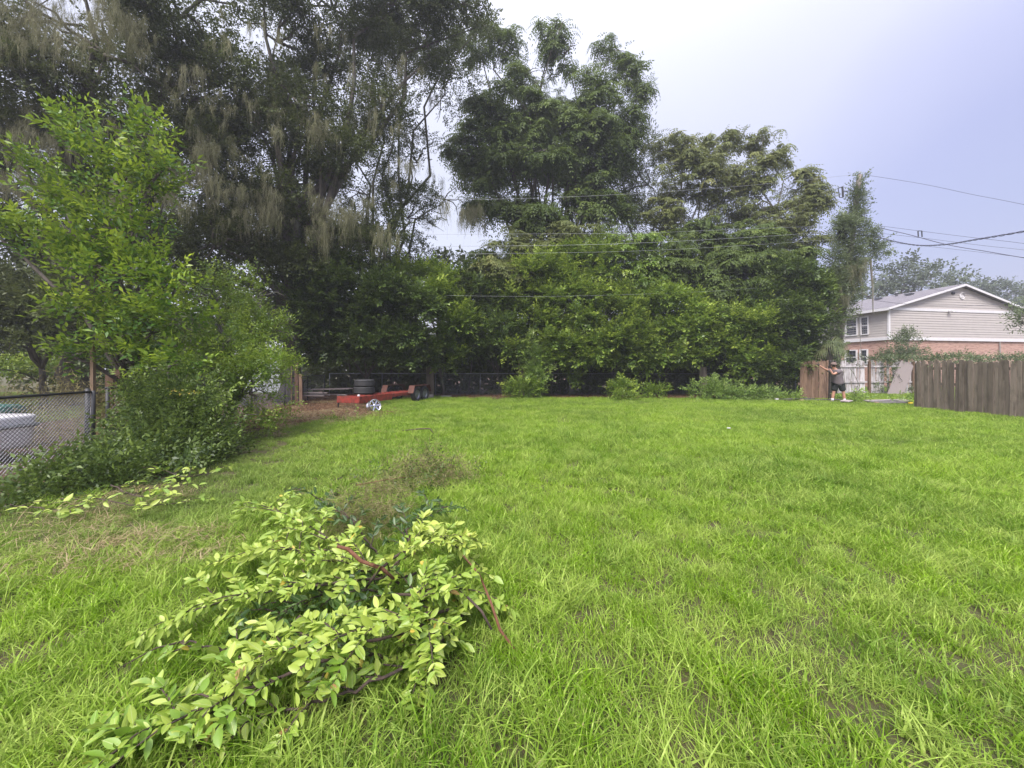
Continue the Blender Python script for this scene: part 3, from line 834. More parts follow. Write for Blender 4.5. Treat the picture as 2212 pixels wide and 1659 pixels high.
# ------------------------------------------------------------------ live oaks (top left)
mr_ = np.random.default_rng(77)
b = mkblobs([(60, 40, 12, 160, 110), (230, 120, 13, 170, 120), (390, 40, 14, 160, 120), (90, 230, 13, 150, 110), (300, 270, 14, 150, 110),
             (450, 190, 15, 130, 110), (430, 360, 15, 130, 90), (70, 400, 14.5, 110, 90, .8), (250, 430, 15, 120, 80), (-120, 200, 12, 120, 180), (200, -60, 12, 260, 90, .7), (20, 520, 14.5, 100, 70), (-90, 460, 13.5, 90, 90), (110, 560, 15, 90, 60), (300, 520, 15.5, 80, 50)])
oakA = tree('live_oak', 'huge dark live oak hung with moss filling the upper left of the picture', 'tree', (-17.5, 15.5, 0), b, 'oak_leaf', T_oak, 34, 101,
            trunk_r=.55, gap=-.85, fork=.5, young=.12, shell=.3, group='live oaks draped with spanish moss')
moss(oakA, ancs([(0, 300, 10, 90, 10.3, 11.5, 50), (0, 130, 230, 420, 11, 13, 34), (380, 560, 360, 440, 12.8, 14, 16), (130, 520, 130, 330, 11.5, 13, 16), (150, 420, 400, 450, 12.2, 13, 18), (0, 620, 40, 470, 10.8, 13.2, 26),
                 (420, 470, 290, 330, 12.6, 13, 8)], mr_), mr_, (.4, 1.3), .2, 22)
b = mkblobs([(600, 90, 16, 130, 110, .8), (720, 20, 17, 130, 80, .75), (850, 10, 17, 120, 70, .7), (980, 20, 17.5, 90, 55, .6), (560, 280, 16, 110, 110, .85),
             (640, 400, 17, 100, 90, .8), (560, 480, 16, 120, 80), (680, 520, 17, 110, 70), (800, 500, 18, 90, 70, .7), (700, 160, 18, 100, 90, .45), (560, -40, 15, 200, 60, .7), (470, 530, 15, 100, 60), (640, 230, 15.5, 90, 80, .9), (720, 330, 16, 70, 70, .8), (820, 250, 17, 60, 60, .6), (930, 120, 18, 60, 70, .7), (600, 570, 16.5, 110, 50), (420, 600, 15, 80, 50)])
oakB = tree('live_oak', 'live oak with a massive black trunk behind the red trailer', 'tree', (-9.85, 17.0, 0), b, 'oak_leaf', T_oak, 52, 131,
            trunk_r=.42, gap=-.95, fork=.75, young=.1, shell=.3, group='live oaks draped with spanish moss')
moss(oakB, ancs([(560, 840, 150, 330, 15, 18, 14), (470, 600, 410, 480, 14, 15, 16), (660, 800, 400, 500, 14.5, 16, 22), (660, 700, 250, 290, 14.5, 15, 6), (560, 900, 60, 520, 14.2, 17, 22)], mr_), mr_, (.6, 1.8), .2, 20)
b = mkblobs([(800, 130, 21, 90, 80, .45), (900, 100, 21, 100, 80, .6), (960, 190, 21, 70, 90, .6), (850, 270, 21, 90, 90, .5), (760, 300, 21, 70, 80, .45), (900, 350, 22, 80, 70, .5),
             (790, 420, 21, 80, 70, .75), (880, 470, 21, 90, 70, .7), (960, 430, 22, 60, 60, .35), (760, 570, 21, 110, 60, .9), (900, 570, 22, 90, 50, .7), (1010, 60, 20, 70, 55, .4)])
oakC = tree('live_oak', 'thin crowned live oak whose open branches show white sky', 'tree', (-8.6, 24.0, 0), b, 'oak_leaf', T_oak, 34, 151,
            trunk_r=.22, gap=-.4, fork=.7, young=.1, shell=.35, sub=7, group='live oaks draped with spanish moss')
moss(oakC, ancs([(700, 960, 200, 480, 19, 22, 22), (960, 1060, 440, 480, 21, 22, 8), (690, 800, 470, 530, 18, 20, 10)], mr_), mr_, (.8, 2.2), .2, 16)

# ------------------------------------------------------------------ tall centre tree and the olive ones on the right
b = mkblobs([(1010, 105, 24, 46, 40, .6), (1085, 95, 24, 48, 36, .6), (1195, 70, 24, 36, 28, .7), (1215, 125, 24, 44, 40, .6), (1130, 165, 24, 50, 34, .5), (1320, 112, 24, 38, 32, .7), (1358, 165, 24, 34, 30, .6), (1380, 205, 24, 24, 26, .7), (1275, 180, 24, 44, 34, .5),
             (1060, 230, 24, 80, 56, .7), (1190, 245, 24, 90, 50, .7), (1310, 245, 24, 66, 50, .7), (1020, 340, 24, 70, 70), (1150, 350, 23.5, 110, 80), (1280, 350, 24, 90, 80),
             (1060, 440, 24, 70, 50, .8), (1180, 470, 23.5, 110, 70), (1300, 450, 24, 70, 60), (1130, 560, 23.5, 110, 60), (1260, 540, 23.5, 80, 60), (1120, 290, 24.5, 120, 90), (1250, 320, 25, 110, 90), (1360, 280, 24, 34, 50), ])
tree('tall_tree', 'tallest tree in the middle with drooping feathery clusters against the sky', 'tree', (2.2, 25.0, 0), b, 'frond', T_ros + T_oak[:3], 5.6, 201,
     trunk_r=.22, scale=(.55, 1.4), gap=-2., clump=8, fork=.55, upright=True, young=.2, shell=.28, lump=.28)
b = mkblobs([(1350, 330, 27, 70, 70), (1400, 400, 27, 90, 90), (1440, 500, 27, 90, 70), (1330, 480, 27, 70, 90), (1700, 560, 27, 60, 60, .7), (1560, 520, 27, 90, 60, .6)])
tree('oak_tree', 'dark grey green oak showing between the tall middle tree and the olive trees', 'tree', (8.5, 28.5, 0), b, 'oak_leaf', T_oak, 16, 221, trunk_r=.3, gap=-1.2)
b = mkblobs([(1440, 320, 25, 36, 30), (1480, 320, 25, 26, 30), (1525, 335, 25, 45, 40), (1570, 310, 25, 34, 28), (1475, 385, 25, 80, 55), (1560, 390, 25, 75, 55), (1440, 450, 25, 60, 50, .8), (1570, 460, 25, 60, 45, .6)])
tree('olive_green_tree', 'olive green tree with umbrella shaped leaf clusters left of the pole', 'tree', (11.5, 26.0, 0), b, 'olive', T_rosS + T_oak[:2], 6.5, 231, scale=(.5, 1.35), trunk_r=.14, bark='bark_pale',
     gap=-1.6, upright=True, young=.25, group='olive green trees near the utility pole')
b = mkblobs([(1650, 305, 24.5, 34, 32), (1680, 350, 24.5, 36, 40), (1630, 370, 24.5, 45, 45), (1640, 430, 24.5, 50, 60), (1720, 410, 24.5, 60, 45), (1745, 400, 24, 34, 30), (1760, 450, 24, 34, 34), (1700, 470, 24, 80, 45), (1740, 510, 24, 60, 40)])
tree('olive_green_tree', 'olive green tree nearest the vine covered pole, its crown two tiered', 'tree', (17.0, 25.0, 0), b, 'olive', T_rosS + T_oak[:2], 7.0, 241, scale=(.5, 1.35), trunk_r=.12, bark='bark_pale',
     gap=-1.8, upright=True, young=.2, group='olive green trees near the utility pole')
b = mkblobs([(1640, 520, 23, 90, 50), (1560, 560, 22.5, 90, 60), (1680, 590, 22.5, 90, 60), (1470, 590, 22.5, 90, 60), (1590, 640, 22, 100, 50), (1500, 510, 23.5, 60, 40, .7)])
tree('feathery_tree', 'mid green feathery tree leaning behind the hedge on the right', 'tree', (13.5, 23.5, 0), b, 'frond', T_rosS, 7, 251, trunk_r=.14, gap=-1.6, upright=True, young=.3)
b = mkblobs([(1370, 520, 21, 55, 28), (1330, 560, 21, 50, 35), (1410, 570, 21, 45, 40), (1370, 610, 21, 70, 50), (1310, 520, 21.5, 50, 30)])
tree('sumac_tree', 'fresh green sumac like tree in front of the tall middle tree', 'tree', (6.8, 22.3, 0), b, 'privet', T_rosS, 8, 261, trunk_r=.1, gap=-1.6, upright=True, young=.55)

b = mkblobs([(1120, 540, 21.5, 60, 50), (1000, 620, 21.2, 50, 40), (1210, 520, 21.5, 50, 40), (1080, 600, 21, 70, 50), (1250, 500, 21.5, 50, 34, .7)])
tree('feathery_tree', 'yellowish feathery tree filling the space under the tallest crown', 'tree', (0.6, 23.0, 0), b, 'olive', T_rosS, 7, 271, trunk_r=.1, gap=-1.4, upright=True, young=.2)
b = mkblobs([(1480, 540, 22, 50, 50), (1430, 590, 21.5, 50, 40), (1530, 600, 21.5, 50, 50), (1600, 560, 21.5, 60, 36), (1660, 610, 21.2, 50, 36), (1720, 560, 21.2, 44, 34), (1550, 650, 21, 50, 30)])
tree('feathery_tree', 'bright feathery young tree rising behind the rounded privets', 'tree', (10.6, 22.6, 0), b, 'frond', T_rosS, 7, 281, trunk_r=.09, gap=-1.4, upright=True, young=.5)
# ------------------------------------------------------------------ hedge of shrubs along the back fence
shr = [
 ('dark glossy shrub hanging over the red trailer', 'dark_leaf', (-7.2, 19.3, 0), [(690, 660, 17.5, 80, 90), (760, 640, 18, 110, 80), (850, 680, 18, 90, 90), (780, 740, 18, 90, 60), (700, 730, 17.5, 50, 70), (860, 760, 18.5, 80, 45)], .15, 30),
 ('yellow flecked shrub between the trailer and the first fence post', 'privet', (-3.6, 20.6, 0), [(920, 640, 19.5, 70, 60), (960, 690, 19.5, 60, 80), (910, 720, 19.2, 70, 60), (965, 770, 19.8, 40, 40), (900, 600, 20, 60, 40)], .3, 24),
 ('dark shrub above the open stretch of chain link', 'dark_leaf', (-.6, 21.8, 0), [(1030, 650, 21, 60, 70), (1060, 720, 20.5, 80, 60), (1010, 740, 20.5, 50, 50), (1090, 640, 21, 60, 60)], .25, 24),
 ('broad privet with the tallest pale green top in the hedge', 'privet', (2.2, 21.8, 0), [(1180, 600, 21, 80, 55), (1255, 575, 21, 60, 50), (1130, 660, 21, 80, 70), (1220, 680, 20.5, 90, 80), (1170, 750, 20, 90, 50), (1260, 750, 20, 70, 50)], .5, 24),
 ('privet with a low hanging skirt just right of the hedge centre', 'privet', (5.6, 21.8, 0), [(1320, 680, 20.8, 70, 60), (1340, 740, 20.2, 70, 60), (1300, 640, 21, 60, 50), (1370, 780, 20, 45, 40), (1370, 670, 21, 50, 40)], .35, 24),
 ('rounded bright privet with a stepped top', 'privet', (8.6, 21.8, 0), [(1440, 690, 20.5, 75, 65), (1490, 680, 20.5, 50, 50), (1440, 755, 20, 80, 50), (1500, 750, 20.2, 45, 50), (1410, 640, 21, 50, 40)], .55, 24),
 ('lower rounded privet with heart leaved vine in it', 'privet', (12.2, 22.0, 0), [(1590, 740, 20.3, 65, 70), (1560, 700, 20.6, 50, 40), (1620, 780, 20, 45, 40), (1630, 700, 20.6, 50, 50)], .45, 24),
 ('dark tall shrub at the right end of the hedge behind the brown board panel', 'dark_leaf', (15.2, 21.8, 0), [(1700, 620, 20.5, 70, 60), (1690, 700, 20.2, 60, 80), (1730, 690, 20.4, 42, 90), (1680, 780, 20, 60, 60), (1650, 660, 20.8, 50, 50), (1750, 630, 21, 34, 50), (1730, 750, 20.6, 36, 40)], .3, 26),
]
for i, (lab, mt, base, bl, young_hilite, dn) in enumerate(shr):
    tree('hedge_shrub', lab, 'shrub', base, mkblobs(bl), mt, T_priv, dn, 301 + i * 7, trunk_r=.07, gap=-1.6, young=young_hilite, shell=.3, fork=.3, sub=3, lump=.3, clump=24, roll=.25, base_f=.22, cq=(.20, .36), group='shrubs grown together over the back fence')

# thicket that closes the view under and behind the hedge
r = np.random.default_rng(4)
bl = []
for x in np.arange(-30, 21, 2.6):
    bl.append(((x, 27.5 + r.uniform(-1, 1), 2.2), (2.4, 1.5, 3.0)))
    bl.append(((x + 1, 26.5 + r.uniform(-1, 1), 6.0 + r.uniform(-1, 1)), (2.4, 1.5, 2.2), .7))
for y in np.arange(10, 28, 3.):
    bl.append(((-26 + r.uniform(-1, 1), y, 3.4), (2, 2.4, 3.2)))
bl += [((x, 23.2 + r.uniform(-.5, .6), .9), (1.5, .5, 1.5), 2.6) for x in np.arange(-10.5, 16.5, 1.2)]
bl += [((x, 30, 3), (3, 1.5, 3.5)) for x in np.arange(-34, -12, 3.)]
th, _ = crown('thicket', M['oak_leaf'], bl, T_far, 2.2, None, 401, young=.1, gap=-2.5, shell=.4)
tag(th, 'dark thicket closing off the wood behind the back fence', 'undergrowth', kind='stuff')

# thin stems standing in the dark behind the chain link
r = random.Random(8)
for i in range(16):
    x = -10.5 + i * 1.62 + r.uniform(-.5, .5); y = 21.8 + r.uniform(0, 2.0)
    mb = MB(); h = r.uniform(2.6, 4.2); lean = r.uniform(-.5, .5)
    mb.tube([(x, y, -.02), (x + lean * .3, y, h * .35), (x + lean * .5, y, h * .7), (x + lean, y, h)], [.06, .05, .045, .03], 6)
    o = mb.obj('bare_sapling', M['bark'], None, True)
    tag(o, 'thin bare stem, one of many, in the dark behind the chain link fence', 'tree', 'bare stems in the dark behind the back fence')

# ------------------------------------------------------------------ bright young tree at the left fence
b = mkblobs([(165, 275, 7.6, 36, 29), (200, 330, 7.5, 42, 35), (310, 300, 7.4, 38, 33), (350, 370, 7.4, 30, 35), (270, 390, 7.4, 58, 44), (190, 430, 7.5, 58, 44), (330, 440, 7.5, 42, 35), (75, 365, 7.5, 10, 14, .8), (110, 415, 7.6, 20, 21, .8), (160, 480, 7.4, 67, 44), (285, 510, 7.4, 63, 49),
             (60, 510, 7.2, 58, 29), (-20, 500, 7.2, 42, 38), (150, 560, 7.3, 84, 35), (260, 600, 7.2, 100, 52), (370, 620, 7.4, 58, 49), (210, 690, 7.2, 67, 38), (330, 720, 7.2, 92, 52),
             (165, 770, 7.0, 42, 17, .8), (280, 780, 7.1, 50, 26), (360, 800, 7.0, 58, 35)])
tree('young_tree', 'bright green young tree with lime tips in front of the mossy oak', 'tree', (-7.6, 8.0, 0), b, 'young', T_yng, 40, 501, trunk_r=.07, bark='bark', gap=-1.0, clump=8,
     young=.55, shell=.3, leafparts=290, leafmat_=M['tip_leaf'], lump=.35, axis=(.05, -.1, .35), fork=.4)
b = mkblobs([(470, 650, 9, 90, 60), (560, 640, 10, 70, 60), (500, 730, 8.6, 110, 80), (590, 720, 9.5, 50, 60), (440, 830, 7.8, 120, 70), (540, 850, 8.2, 90, 90), (600, 800, 9, 45, 40), (400, 900, 7.2, 110, 50), (500, 920, 7.6, 80, 40)])
tree('leafy_shrub', 'broad olive green shrub right of the bright young tree at the lawn edge', 'shrub', (-6.6, 9.0, 0), b, 'privet', T_nearS, 60, 521, trunk_r=.07, gap=-.9, young=.3, shell=.3,
     leafparts=200, leafmat_=M['green_leaf'], fork=.2, lump=.3)
b = mkblobs([(370, 880, 6.6, 100, 60), (345, 930, 6.2, 80, 40), (420, 960, 6.3, 90, 40), (330, 980, 5.8, 130, 40), (250, 1010, 5.4, 90, 30), (400, 930, 6.6, 110, 60), (250, 1030, 4.9, 150, 36), (80, 1082, 4.2, 120, 15), (-40, 1085, 4.2, 120, 14), (390, 1000, 5.7, 80, 34), (160, 1045, 4.7, 130, 34)])
o, _ = crown('brush_pile', M['dark_leaf'], b, T_nearS, 95, None, 541, young=.25, gap=-1.6, shell=.45, cut=-1, lump=.25)
tag(o, 'dark leafy heap of cut branches along the left fence', 'brush pile', kind='stuff')
# darker bushes in the shade left of the young tree, and the neighbour's planting
b = mkblobs([(60, 640, 13, 90, 70), (150, 700, 13, 90, 60), (20, 720, 13, 70, 60), (-60, 640, 13, 90, 120), (210, 640, 13, 70, 90)])
tree('shade_shrub', 'very dark shrub in the shade at the left edge below the oak', 'shrub', (-17, 14.0, 0), b, 'oak_leaf', T_oak, 32, 551, trunk_r=.1, gap=-1.2)
b = mkblobs([(60, 795, 16, 60, 12), (140, 800, 16, 60, 14), (0, 800, 15, 50, 14)])
tree('low_hedge', 'low lit hedge seen through the gap left of the wooden stake', 'hedge', (-19.5, 16, 0), b, 'privet', T_oak, 26, 561, trunk_r=.05, gap=-1.5, young=.5)
b = mkblobs([(560, 760, 16, 70, 60), (480, 700, 15, 80, 80), (620, 640, 17, 60, 60, .8), (400, 760, 14, 90, 80), (300, 800, 14, 90, 60)])
tree('shade_shrub', 'dark shrub between the young tree and the black oak trunk', 'shrub', (-10.5, 15.2, 0), b, 'dark_leaf', T_oak, 16, 571, trunk_r=.1, gap=-1.)

# ------------------------------------------------------------------ chain link fences
def chainlink(name, label, pts, h, post_every, mesh=.06, wr=.0022, group=None, mt='steel'):
    root = empty(name, (pts[0][0], pts[0][1], 0), label, 'fence', group)
    rnd = random.Random(5)
    rail = MB(); rail.tube([(x, y, h) for x, y in pts], .021, 6); rail.obj('top_rail', M[mt], root, True)
    w = MB()
    for (x0, y0), (x1, y1) in zip(pts[:-1], pts[1:]):
        L = math.hypot(x1 - x0, y1 - y0); dx, dy = (x1 - x0) / L, (y1 - y0) / L
        n = int((L + h) / mesh) + 1
        for s in (1, -1):
            for i in range(n):
                a0 = -h + i * mesh if s > 0 else i * mesh
                a1 = a0 + h * s; z0, z1 = .03, h
                # clip to 0..L
                lo, hi = min(a0, a1), max(a0, a1)
                if hi <= 0 or lo >= L: continue
                def zz(a): return z0 + (z1 - z0) * (a - a0) / (a1 - a0)
                b0, b1 = max(0, min(L, a0)), max(0, min(L, a1))
                p = Vector((x0 + dx * b0, y0 + dy * b0, zz(b0))); q = Vector((x0 + dx * b1, y0 + dy * b1, zz(b1)))
                off = Vector((-dy, dx, 0)) * .004 * s
                w.tube([p + off, q + off], wr, 3, False)
        k = max(1, round(L / post_every))
        for i in range(k + 1):
            if i == k and (x1, y1) != pts[-1]: continue
            m = MB(); px, py = x0 + dx * L * i / k, y0 + dy * L * i / k
            m.tube([(px, py + .03, -.02), (px + rnd.uniform(-.02, .02), py + .03, h + .02)], .028, 8); m.obj('post', M[mt], root, True)
    o = w.obj('wire_mesh', M['steel'], root); o['kind'] = 'stuff'
    return root
chainlink('chain_link_fence', 'long chain link fence along the back of the lawn under the hedge', [(-10.2, 21.5), (-4.2, 21.1), (15.4, 20.9)], 1.22, 2.6)
chainlink('chain_link_fence', 'chain link fence at the left edge in front of the white tub', [(LX(1.5) - .1, 1.5), (LX(6.6), 6.6)], 1.1, 2.6, wr=.003, mt='dark_steel')
chainlink('chain_link_fence', 'chain link fence hidden in leaves between the young tree and the trailer', [(LX(6.9), 6.9), (LX(20.5), 20.5)], 1.15, 3.0, .09, mt='dark_steel')
# leaning pipe end post
m = MB(); m.tube([(-7.45, 6.75, -.02), (-7.38, 6.7, 1.15)], .035, 10); o = m.obj('gate_pipe', M['dark_steel'], None, True)
tag(o, 'dark leaning steel pipe left of the pale wooden stake', 'post')

# ------------------------------------------------------------------ wooden posts
def plank_mesh(w, t, h, mat, dog=.03, seed=0, name='board'):
    """upright board with clipped corners and slightly uneven edges, origin at its foot"""
    r = random.Random(seed); b = MB(); z = [0, h * .35, h * .7, h - dog]
    prof = [(-w / 2 + r.uniform(-.003, .003), k) for k in z] + [(-w / 2 + dog, h), (w / 2 - dog, h)] + [(w / 2 + r.uniform(-.003, .003), k) for k in reversed(z)]
    b.prism([(x, -t / 2, k) for x, k in prof], (0, t, 0))
    return b.mesh(name, mat)
def board_post(label, x, y, hs, w=.14, mat='fence_brown', gap=.16):
    root = empty('wooden_post', (x, y, 0), label, 'post')
    for i, h in enumerate(hs):
        o = link('board', plank_mesh(w, .045, h, M[mat], .008, i), root); o.location = ((i - (len(hs) - 1) / 2) * gap, i * .03, -.02); o.rotation_euler = (0, R(random.uniform(-1.5, 1.5)), R(random.uniform(-8, 8)))
    return root
p = at(930, 856, 20.3)
board_post('pair of weathered boards standing at the back corner beside the trailer wheels', p.x, 20.2, [1.6, 1.62], .2, 'fence_grey', .17)
board_post('grey post with vine at the left third of the back fence', at(1126, 800, 20.5).x, 20.4, [2.2], .34, 'fence_grey')
board_post('short post half hidden behind the cut bush in the middle of the back fence', at(1346, 800, 20.4).x, 20.45, [.95], .14, 'fence_grey')
board_post('grey post at the right end of the open chain link', at(1518, 800, 20.5).x, 20.4, [1.7, 1.6], .2, 'fence_grey', .2)
board_post('brown double post in front of the black oak trunk', at(645, 871, 15.8).x, 15.8, [1.75, 1.3], .13, 'fence_brown', .17)
board_post('thick brown post just right of the pale stake', at(232, 960, 7.5).x, 7.6, [1.45, 1.5], .14, 'fence_brown', .12)
# pale stake with tape
root = empty('wooden_stake', (-7.78, 7.15, 0), 'tall pale square stake rising through the young tree', 'stake')
m = MB(); m.box((-7.78, 7.15, .98), (.06, .05, 2.0)); m.obj('shaft', M['stake_wood'], root)
m = MB(); m.box((-7.775, 7.115, .72), (.085, .012, .14)); m.obj('tag', M['white_plastic'], root)
# small pale stake near trailer
m = MB(); m.box((at(636, 0, 15.5).x, 15.3, .8), (.035, .035, 1.6)); o = m.obj('thin_stake', M['fence_brown'])
tag(o, 'thin brown stake beside the double post by the oak trunk', 'stake')

# ------------------------------------------------------------------ right fence (weathered, runs towards the camera)
root = empty('board_fence', (15.2, 14.5, 0), 'dark weathered dog eared board fence at the right edge of the lawn', 'fence')
pm = [plank_mesh(.138, .018, 1.72 + .03 * k, M['fence_grey'], .03, k) for k in range(4)]
rr = random.Random(3)
for i in range(44):
    o = bpy.data.objects.new('board', pm[rr.randrange(4)]); COL.objects.link(o); o.parent = root
    o.location = (.009 * (-1) ** i + rr.uniform(-.004, .004), -i * .134, -.03 + rr.uniform(-.03, .03)); o.rotation_euler = (rr.gauss(0, .008), rr.gauss(0, .012), R(90) + rr.gauss(0, .05))
for z in (.35, .95, 1.5):
    m = MB(); m.box((15.25, 11.4, z), (.04, 6.2, .09)); m.obj('rail', M['fence_grey'], root)
for y in (14.45, 12.0, 9.6):
    m = MB(); m.box((15.33, y, .85), (.09, .09, 1.7)); m.obj('post', M['fence_grey'], root)
b = [((15.6, y, 1.74 + .05 * math.sin(y * 2)), (.14, .4, .06)) for y in np.arange(9.5, 15, .55)]
o, _ = crown('fence_vine', M['vine'], b, T_nearS, 42, None, 601, young=.3, gap=.1)
tag(o, 'thin green vine growing along the top of the right fence', 'vine', kind='stuff')

# ------------------------------------------------------------------ brown panel being taken down
root = empty('brown_fence', (14.85, 18.7, 0), 'brown board fence panel the man is leaning against', 'fence panel')
pm = [plank_mesh(.172, .02, 1.84 + .025 * k, M['fence_brown'], .035, 20 + k) for k in range(4)]
for i in range(9):
    o = bpy.data.objects.new('board', pm[i % 4]); COL.objects.link(o); o.parent = root
    o.location = (-.78 + i * .182, rr.uniform(-.012, .012), -.02); o.rotation_euler = (0, rr.gauss(0, .008), rr.gauss(0, .03))
for z in (.35, 1.45):
    m = MB(); m.box((14.85, 18.76, z), (1.62, .05, .09)); m.obj('rail', M['fence_brown'], root)
m = MB(); m.box((15.62, 18.83, .9), (.09, .09, 1.8)); m.obj('post', M['fence_brown'], root)
root = empty('leaning_boards', (15.0, 18.15, 0), 'narrow dark board edge standing between the brown fence and the man', 'boards')
pm2 = [plank_mesh(.16, .03, 1.86 + .02 * k, M['dark_board'], .03, 60 + k) for k in range(3)]
for i in range(3):
    o = bpy.data.objects.new('board', pm2[i]); COL.objects.link(o); o.parent = root
    o.location = (.03 * i, i * .17 - .2, 0); o.rotation_euler = (0, R(-3), R(72))
m = MB(); m.beam((15.07, 17.95, .4), (15.14, 18.4, .4), .04, .09); m.obj('rail', M['dark_board'], root)

# ------------------------------------------------------------------ white fence behind
root = empty('white_fence', (18.3, 22.3, 0), 'peeling white board fence beyond the gap, partly overgrown', 'fence')
pm = [plank_mesh(.135, .018, 1.86 + .035 * k, M['white_paint_wood'], .025, 40 + k) for k in range(4)]
x = 18.2
while x < 23.9:
    if not (20.55 < x < 20.7 or 21.6 < x < 22.1 and rr.random() < .6):
        o = bpy.data.objects.new('board', pm[rr.randrange(4)]); COL.objects.link(o); o.parent = root
        o.location = (x - 18.3, .05, rr.uniform(-.04, .03)); o.rotation_euler = (0, rr.gauss(0, .012), rr.gauss(0, .04))
    x += .158
for z in (.12, .72, 1.62):
    for (a, b_) in ((18.15, 20.55), (20.75, 23.9)):
        m = MB(); m.box(((a + b_) / 2, 22.3, z), (b_ - a, .045, .09)); m.obj('rail', M['white_paint_wood'], root)
for x in (20.65, 23.2):
    m = MB(); m.box((x, 22.26, .95), (.11, .11, 1.9)); m.obj('post', M['fence_brown'], root)
b = [((19.5, 22.2, 1.55), (.5, .1, .4), .8), ((19.9, 22.2, 1.0), (.25, .1, .5), .5), ((21.8, 22.2, 1.3), (.45, .12, .6), .8), ((21.9, 22.15, .6), (.35, .15, .5), .8), ((20.9, 22.2, .25), (.5, .2, .3), .8), ((22.5, 22.1, .2), (.9, .2, .2), .7),
     ((20.8, 22.4, 1.98), (2.8, .25, .14)), ((22.6, 22.4, 2.0), (1.4, .3, .15)), ((25.5, 22.4, 2.0), (2.5, .3, .2)), ((30, 22.4, 2.0), (3, .3, .22))]
o, _ = crown('climbing_vine', M['vine'], b, [tmpl_spray(10, .3, .09, .6, tr_, 1.2) for _ in range(4)], 40, None, 611, young=.4, gap=-.6)
tag(o, 'climbing vine sprawled over the white fence and along its top', 'vine', kind='stuff')
# leaning plywood
root = empty('plywood_sheet', (22.0, 21.6, 0), 'pinkish grey weathered board sheet leaning on the white fence', 'board')
p0, p1 = Vector((21.15, 21.75, .02)), Vector((22.15, 21.8, .05)); q0, q1 = Vector((22.35, 22.15, 1.98)), Vector((23.05, 22.15, 1.62))
m = MB(); m.prism([p0, p1, q1 + Vector((-.12, 0, -.28)), q1, q1 + Vector((-.08, 0, .12)), q0], (.0, -.035, .01)); m.obj('sheet', M['ply'], root)
m = MB(); m.tube([(21.95, 21.86, 1.12), (22.0, 21.84, .95), (22.12, 21.83, .82)], .012, 5); m.obj('crack_edge', M['dark_board'], root)
# boards lying by the gap
for lab, c, s, rz, mt in (('large dark board lying flat in the gap of the fence', (15.75, 16.15, .10), (1.3, .6, .04), .1, 'dark_board'),
                      ('grey board lying behind the large dark one in the gap', (16.4, 16.9, .10), (1.6, .4, .03), -.08, 'ply'),
                      ('short grey board propped at the man\'s feet', (14.2, 16.35, .13), (.55, .3, .03), .6, 'ply'),
                      ('long dark board lying left of the brown panel', (13.0, 18.1, .07), (2.2, .14, .03), -.12, 'dark_board'),
                      ('dark board lying in front of the brown panel', (14.1, 17.5, .08), (1.4, .16, .03), -.2, 'dark_board')):
    m = MB(); m.box((0, 0, 0), s); o = m.obj('fallen_board', M[mt], bevel=.006); o.location = c; o.rotation_euler = (R(4), R(-2), rz); tag(o, lab, 'board')
for lab, x, y, mt in (('pale cut block end at the left end of the large dark board', 15.1, 15.95, 'stake_wood'), ('pale cut block end at the right end of the large dark board', 16.4, 15.85, 'yellow'),
                      ('small pale wood block in front of the brown panel', 13.0, 17.3, 'stake_wood'), ('small white scrap left of the brown panel', 12.3, 17.9, 'white_plastic')):
    m = MB(); m.box((0, 0, 0), (.14, .09, .07)); o = m.obj('wood_block', M[mt], bevel=.008); o.location = (x, y, .08); o.rotation_euler = (0, 0, .2); tag(o, lab, 'block')
# yellow cordless drill
root = empty('power_drill', (16.95, 16.0, .04), 'yellow power drill lying on boards in the gap', 'tool', rz=.3)
m = MB(); m.tube([(-.14, 0, .09), (.02, 0, .09), (.08, 0, .09)], [.05, .055, .03], 10); m.obj('body', M['yellow'], root, True, False)
m = MB(); m.beam((-.08, 0, .07), (-.12, -.16, .05), .045, .05); m.obj('handle', M['yellow'], root, False, False)
m = MB(); m.box((-.13, -.2, .05), (.1, .07, .09)); m.obj('battery', M['black_plastic'], root, False, False)
m = MB(); m.tube([(.08, 0, .09), (.15, 0, .09)], [.025, .012], 8); m.obj('chuck', M['dark_steel'], root, True, False)

# ------------------------------------------------------------------ house
def uvproject(o, U, V):
    me = o.data; uv = me.uv_layers.new(name='UVMap'); U = Vector(U); V = Vector(V)
    for l in me.loops:
        c = me.vertices[l.vertex_index].co; uv.data[l.index].uv = (c.dot(U), c.dot(V))
HP = R(10.0)
house = empty('house', (28.34, 29.0, 0), 'two storey beige sided house over pink brick on the right', 'house', rz=HP)
ex, ey = Vector((math.cos(HP), math.sin(HP), 0)), Vector((-math.sin(HP), math.cos(HP), 0))
GL, DEP, ZB, ZE, ZP = 13.7, 14.0, 3.70, 6.02, 7.92    # gable width, depth, brick top, eave, ridge  (house-local x along gable, y back)
PX = GL / 2
def hobj(mb, name, mat, parent=house, **k):
    o = mb.obj(name, mat, parent, wg=False, **k); return o
m = MB(); m.box((GL / 2, DEP / 2, ZB / 2 - .05), (GL, DEP, ZB + .1)); o = hobj(m, 'brick_wall', M['brick'])
me = o.data; uv = me.uv_layers.new(name='UVMap')
for p_ in me.polygons:
    for li in p_.loop_indices:
        c = me.vertices[me.loops[li].vertex_index].co; uv.data[li].uv = ((c.x if abs(p_.normal.y) > .5 else c.y), c.z)
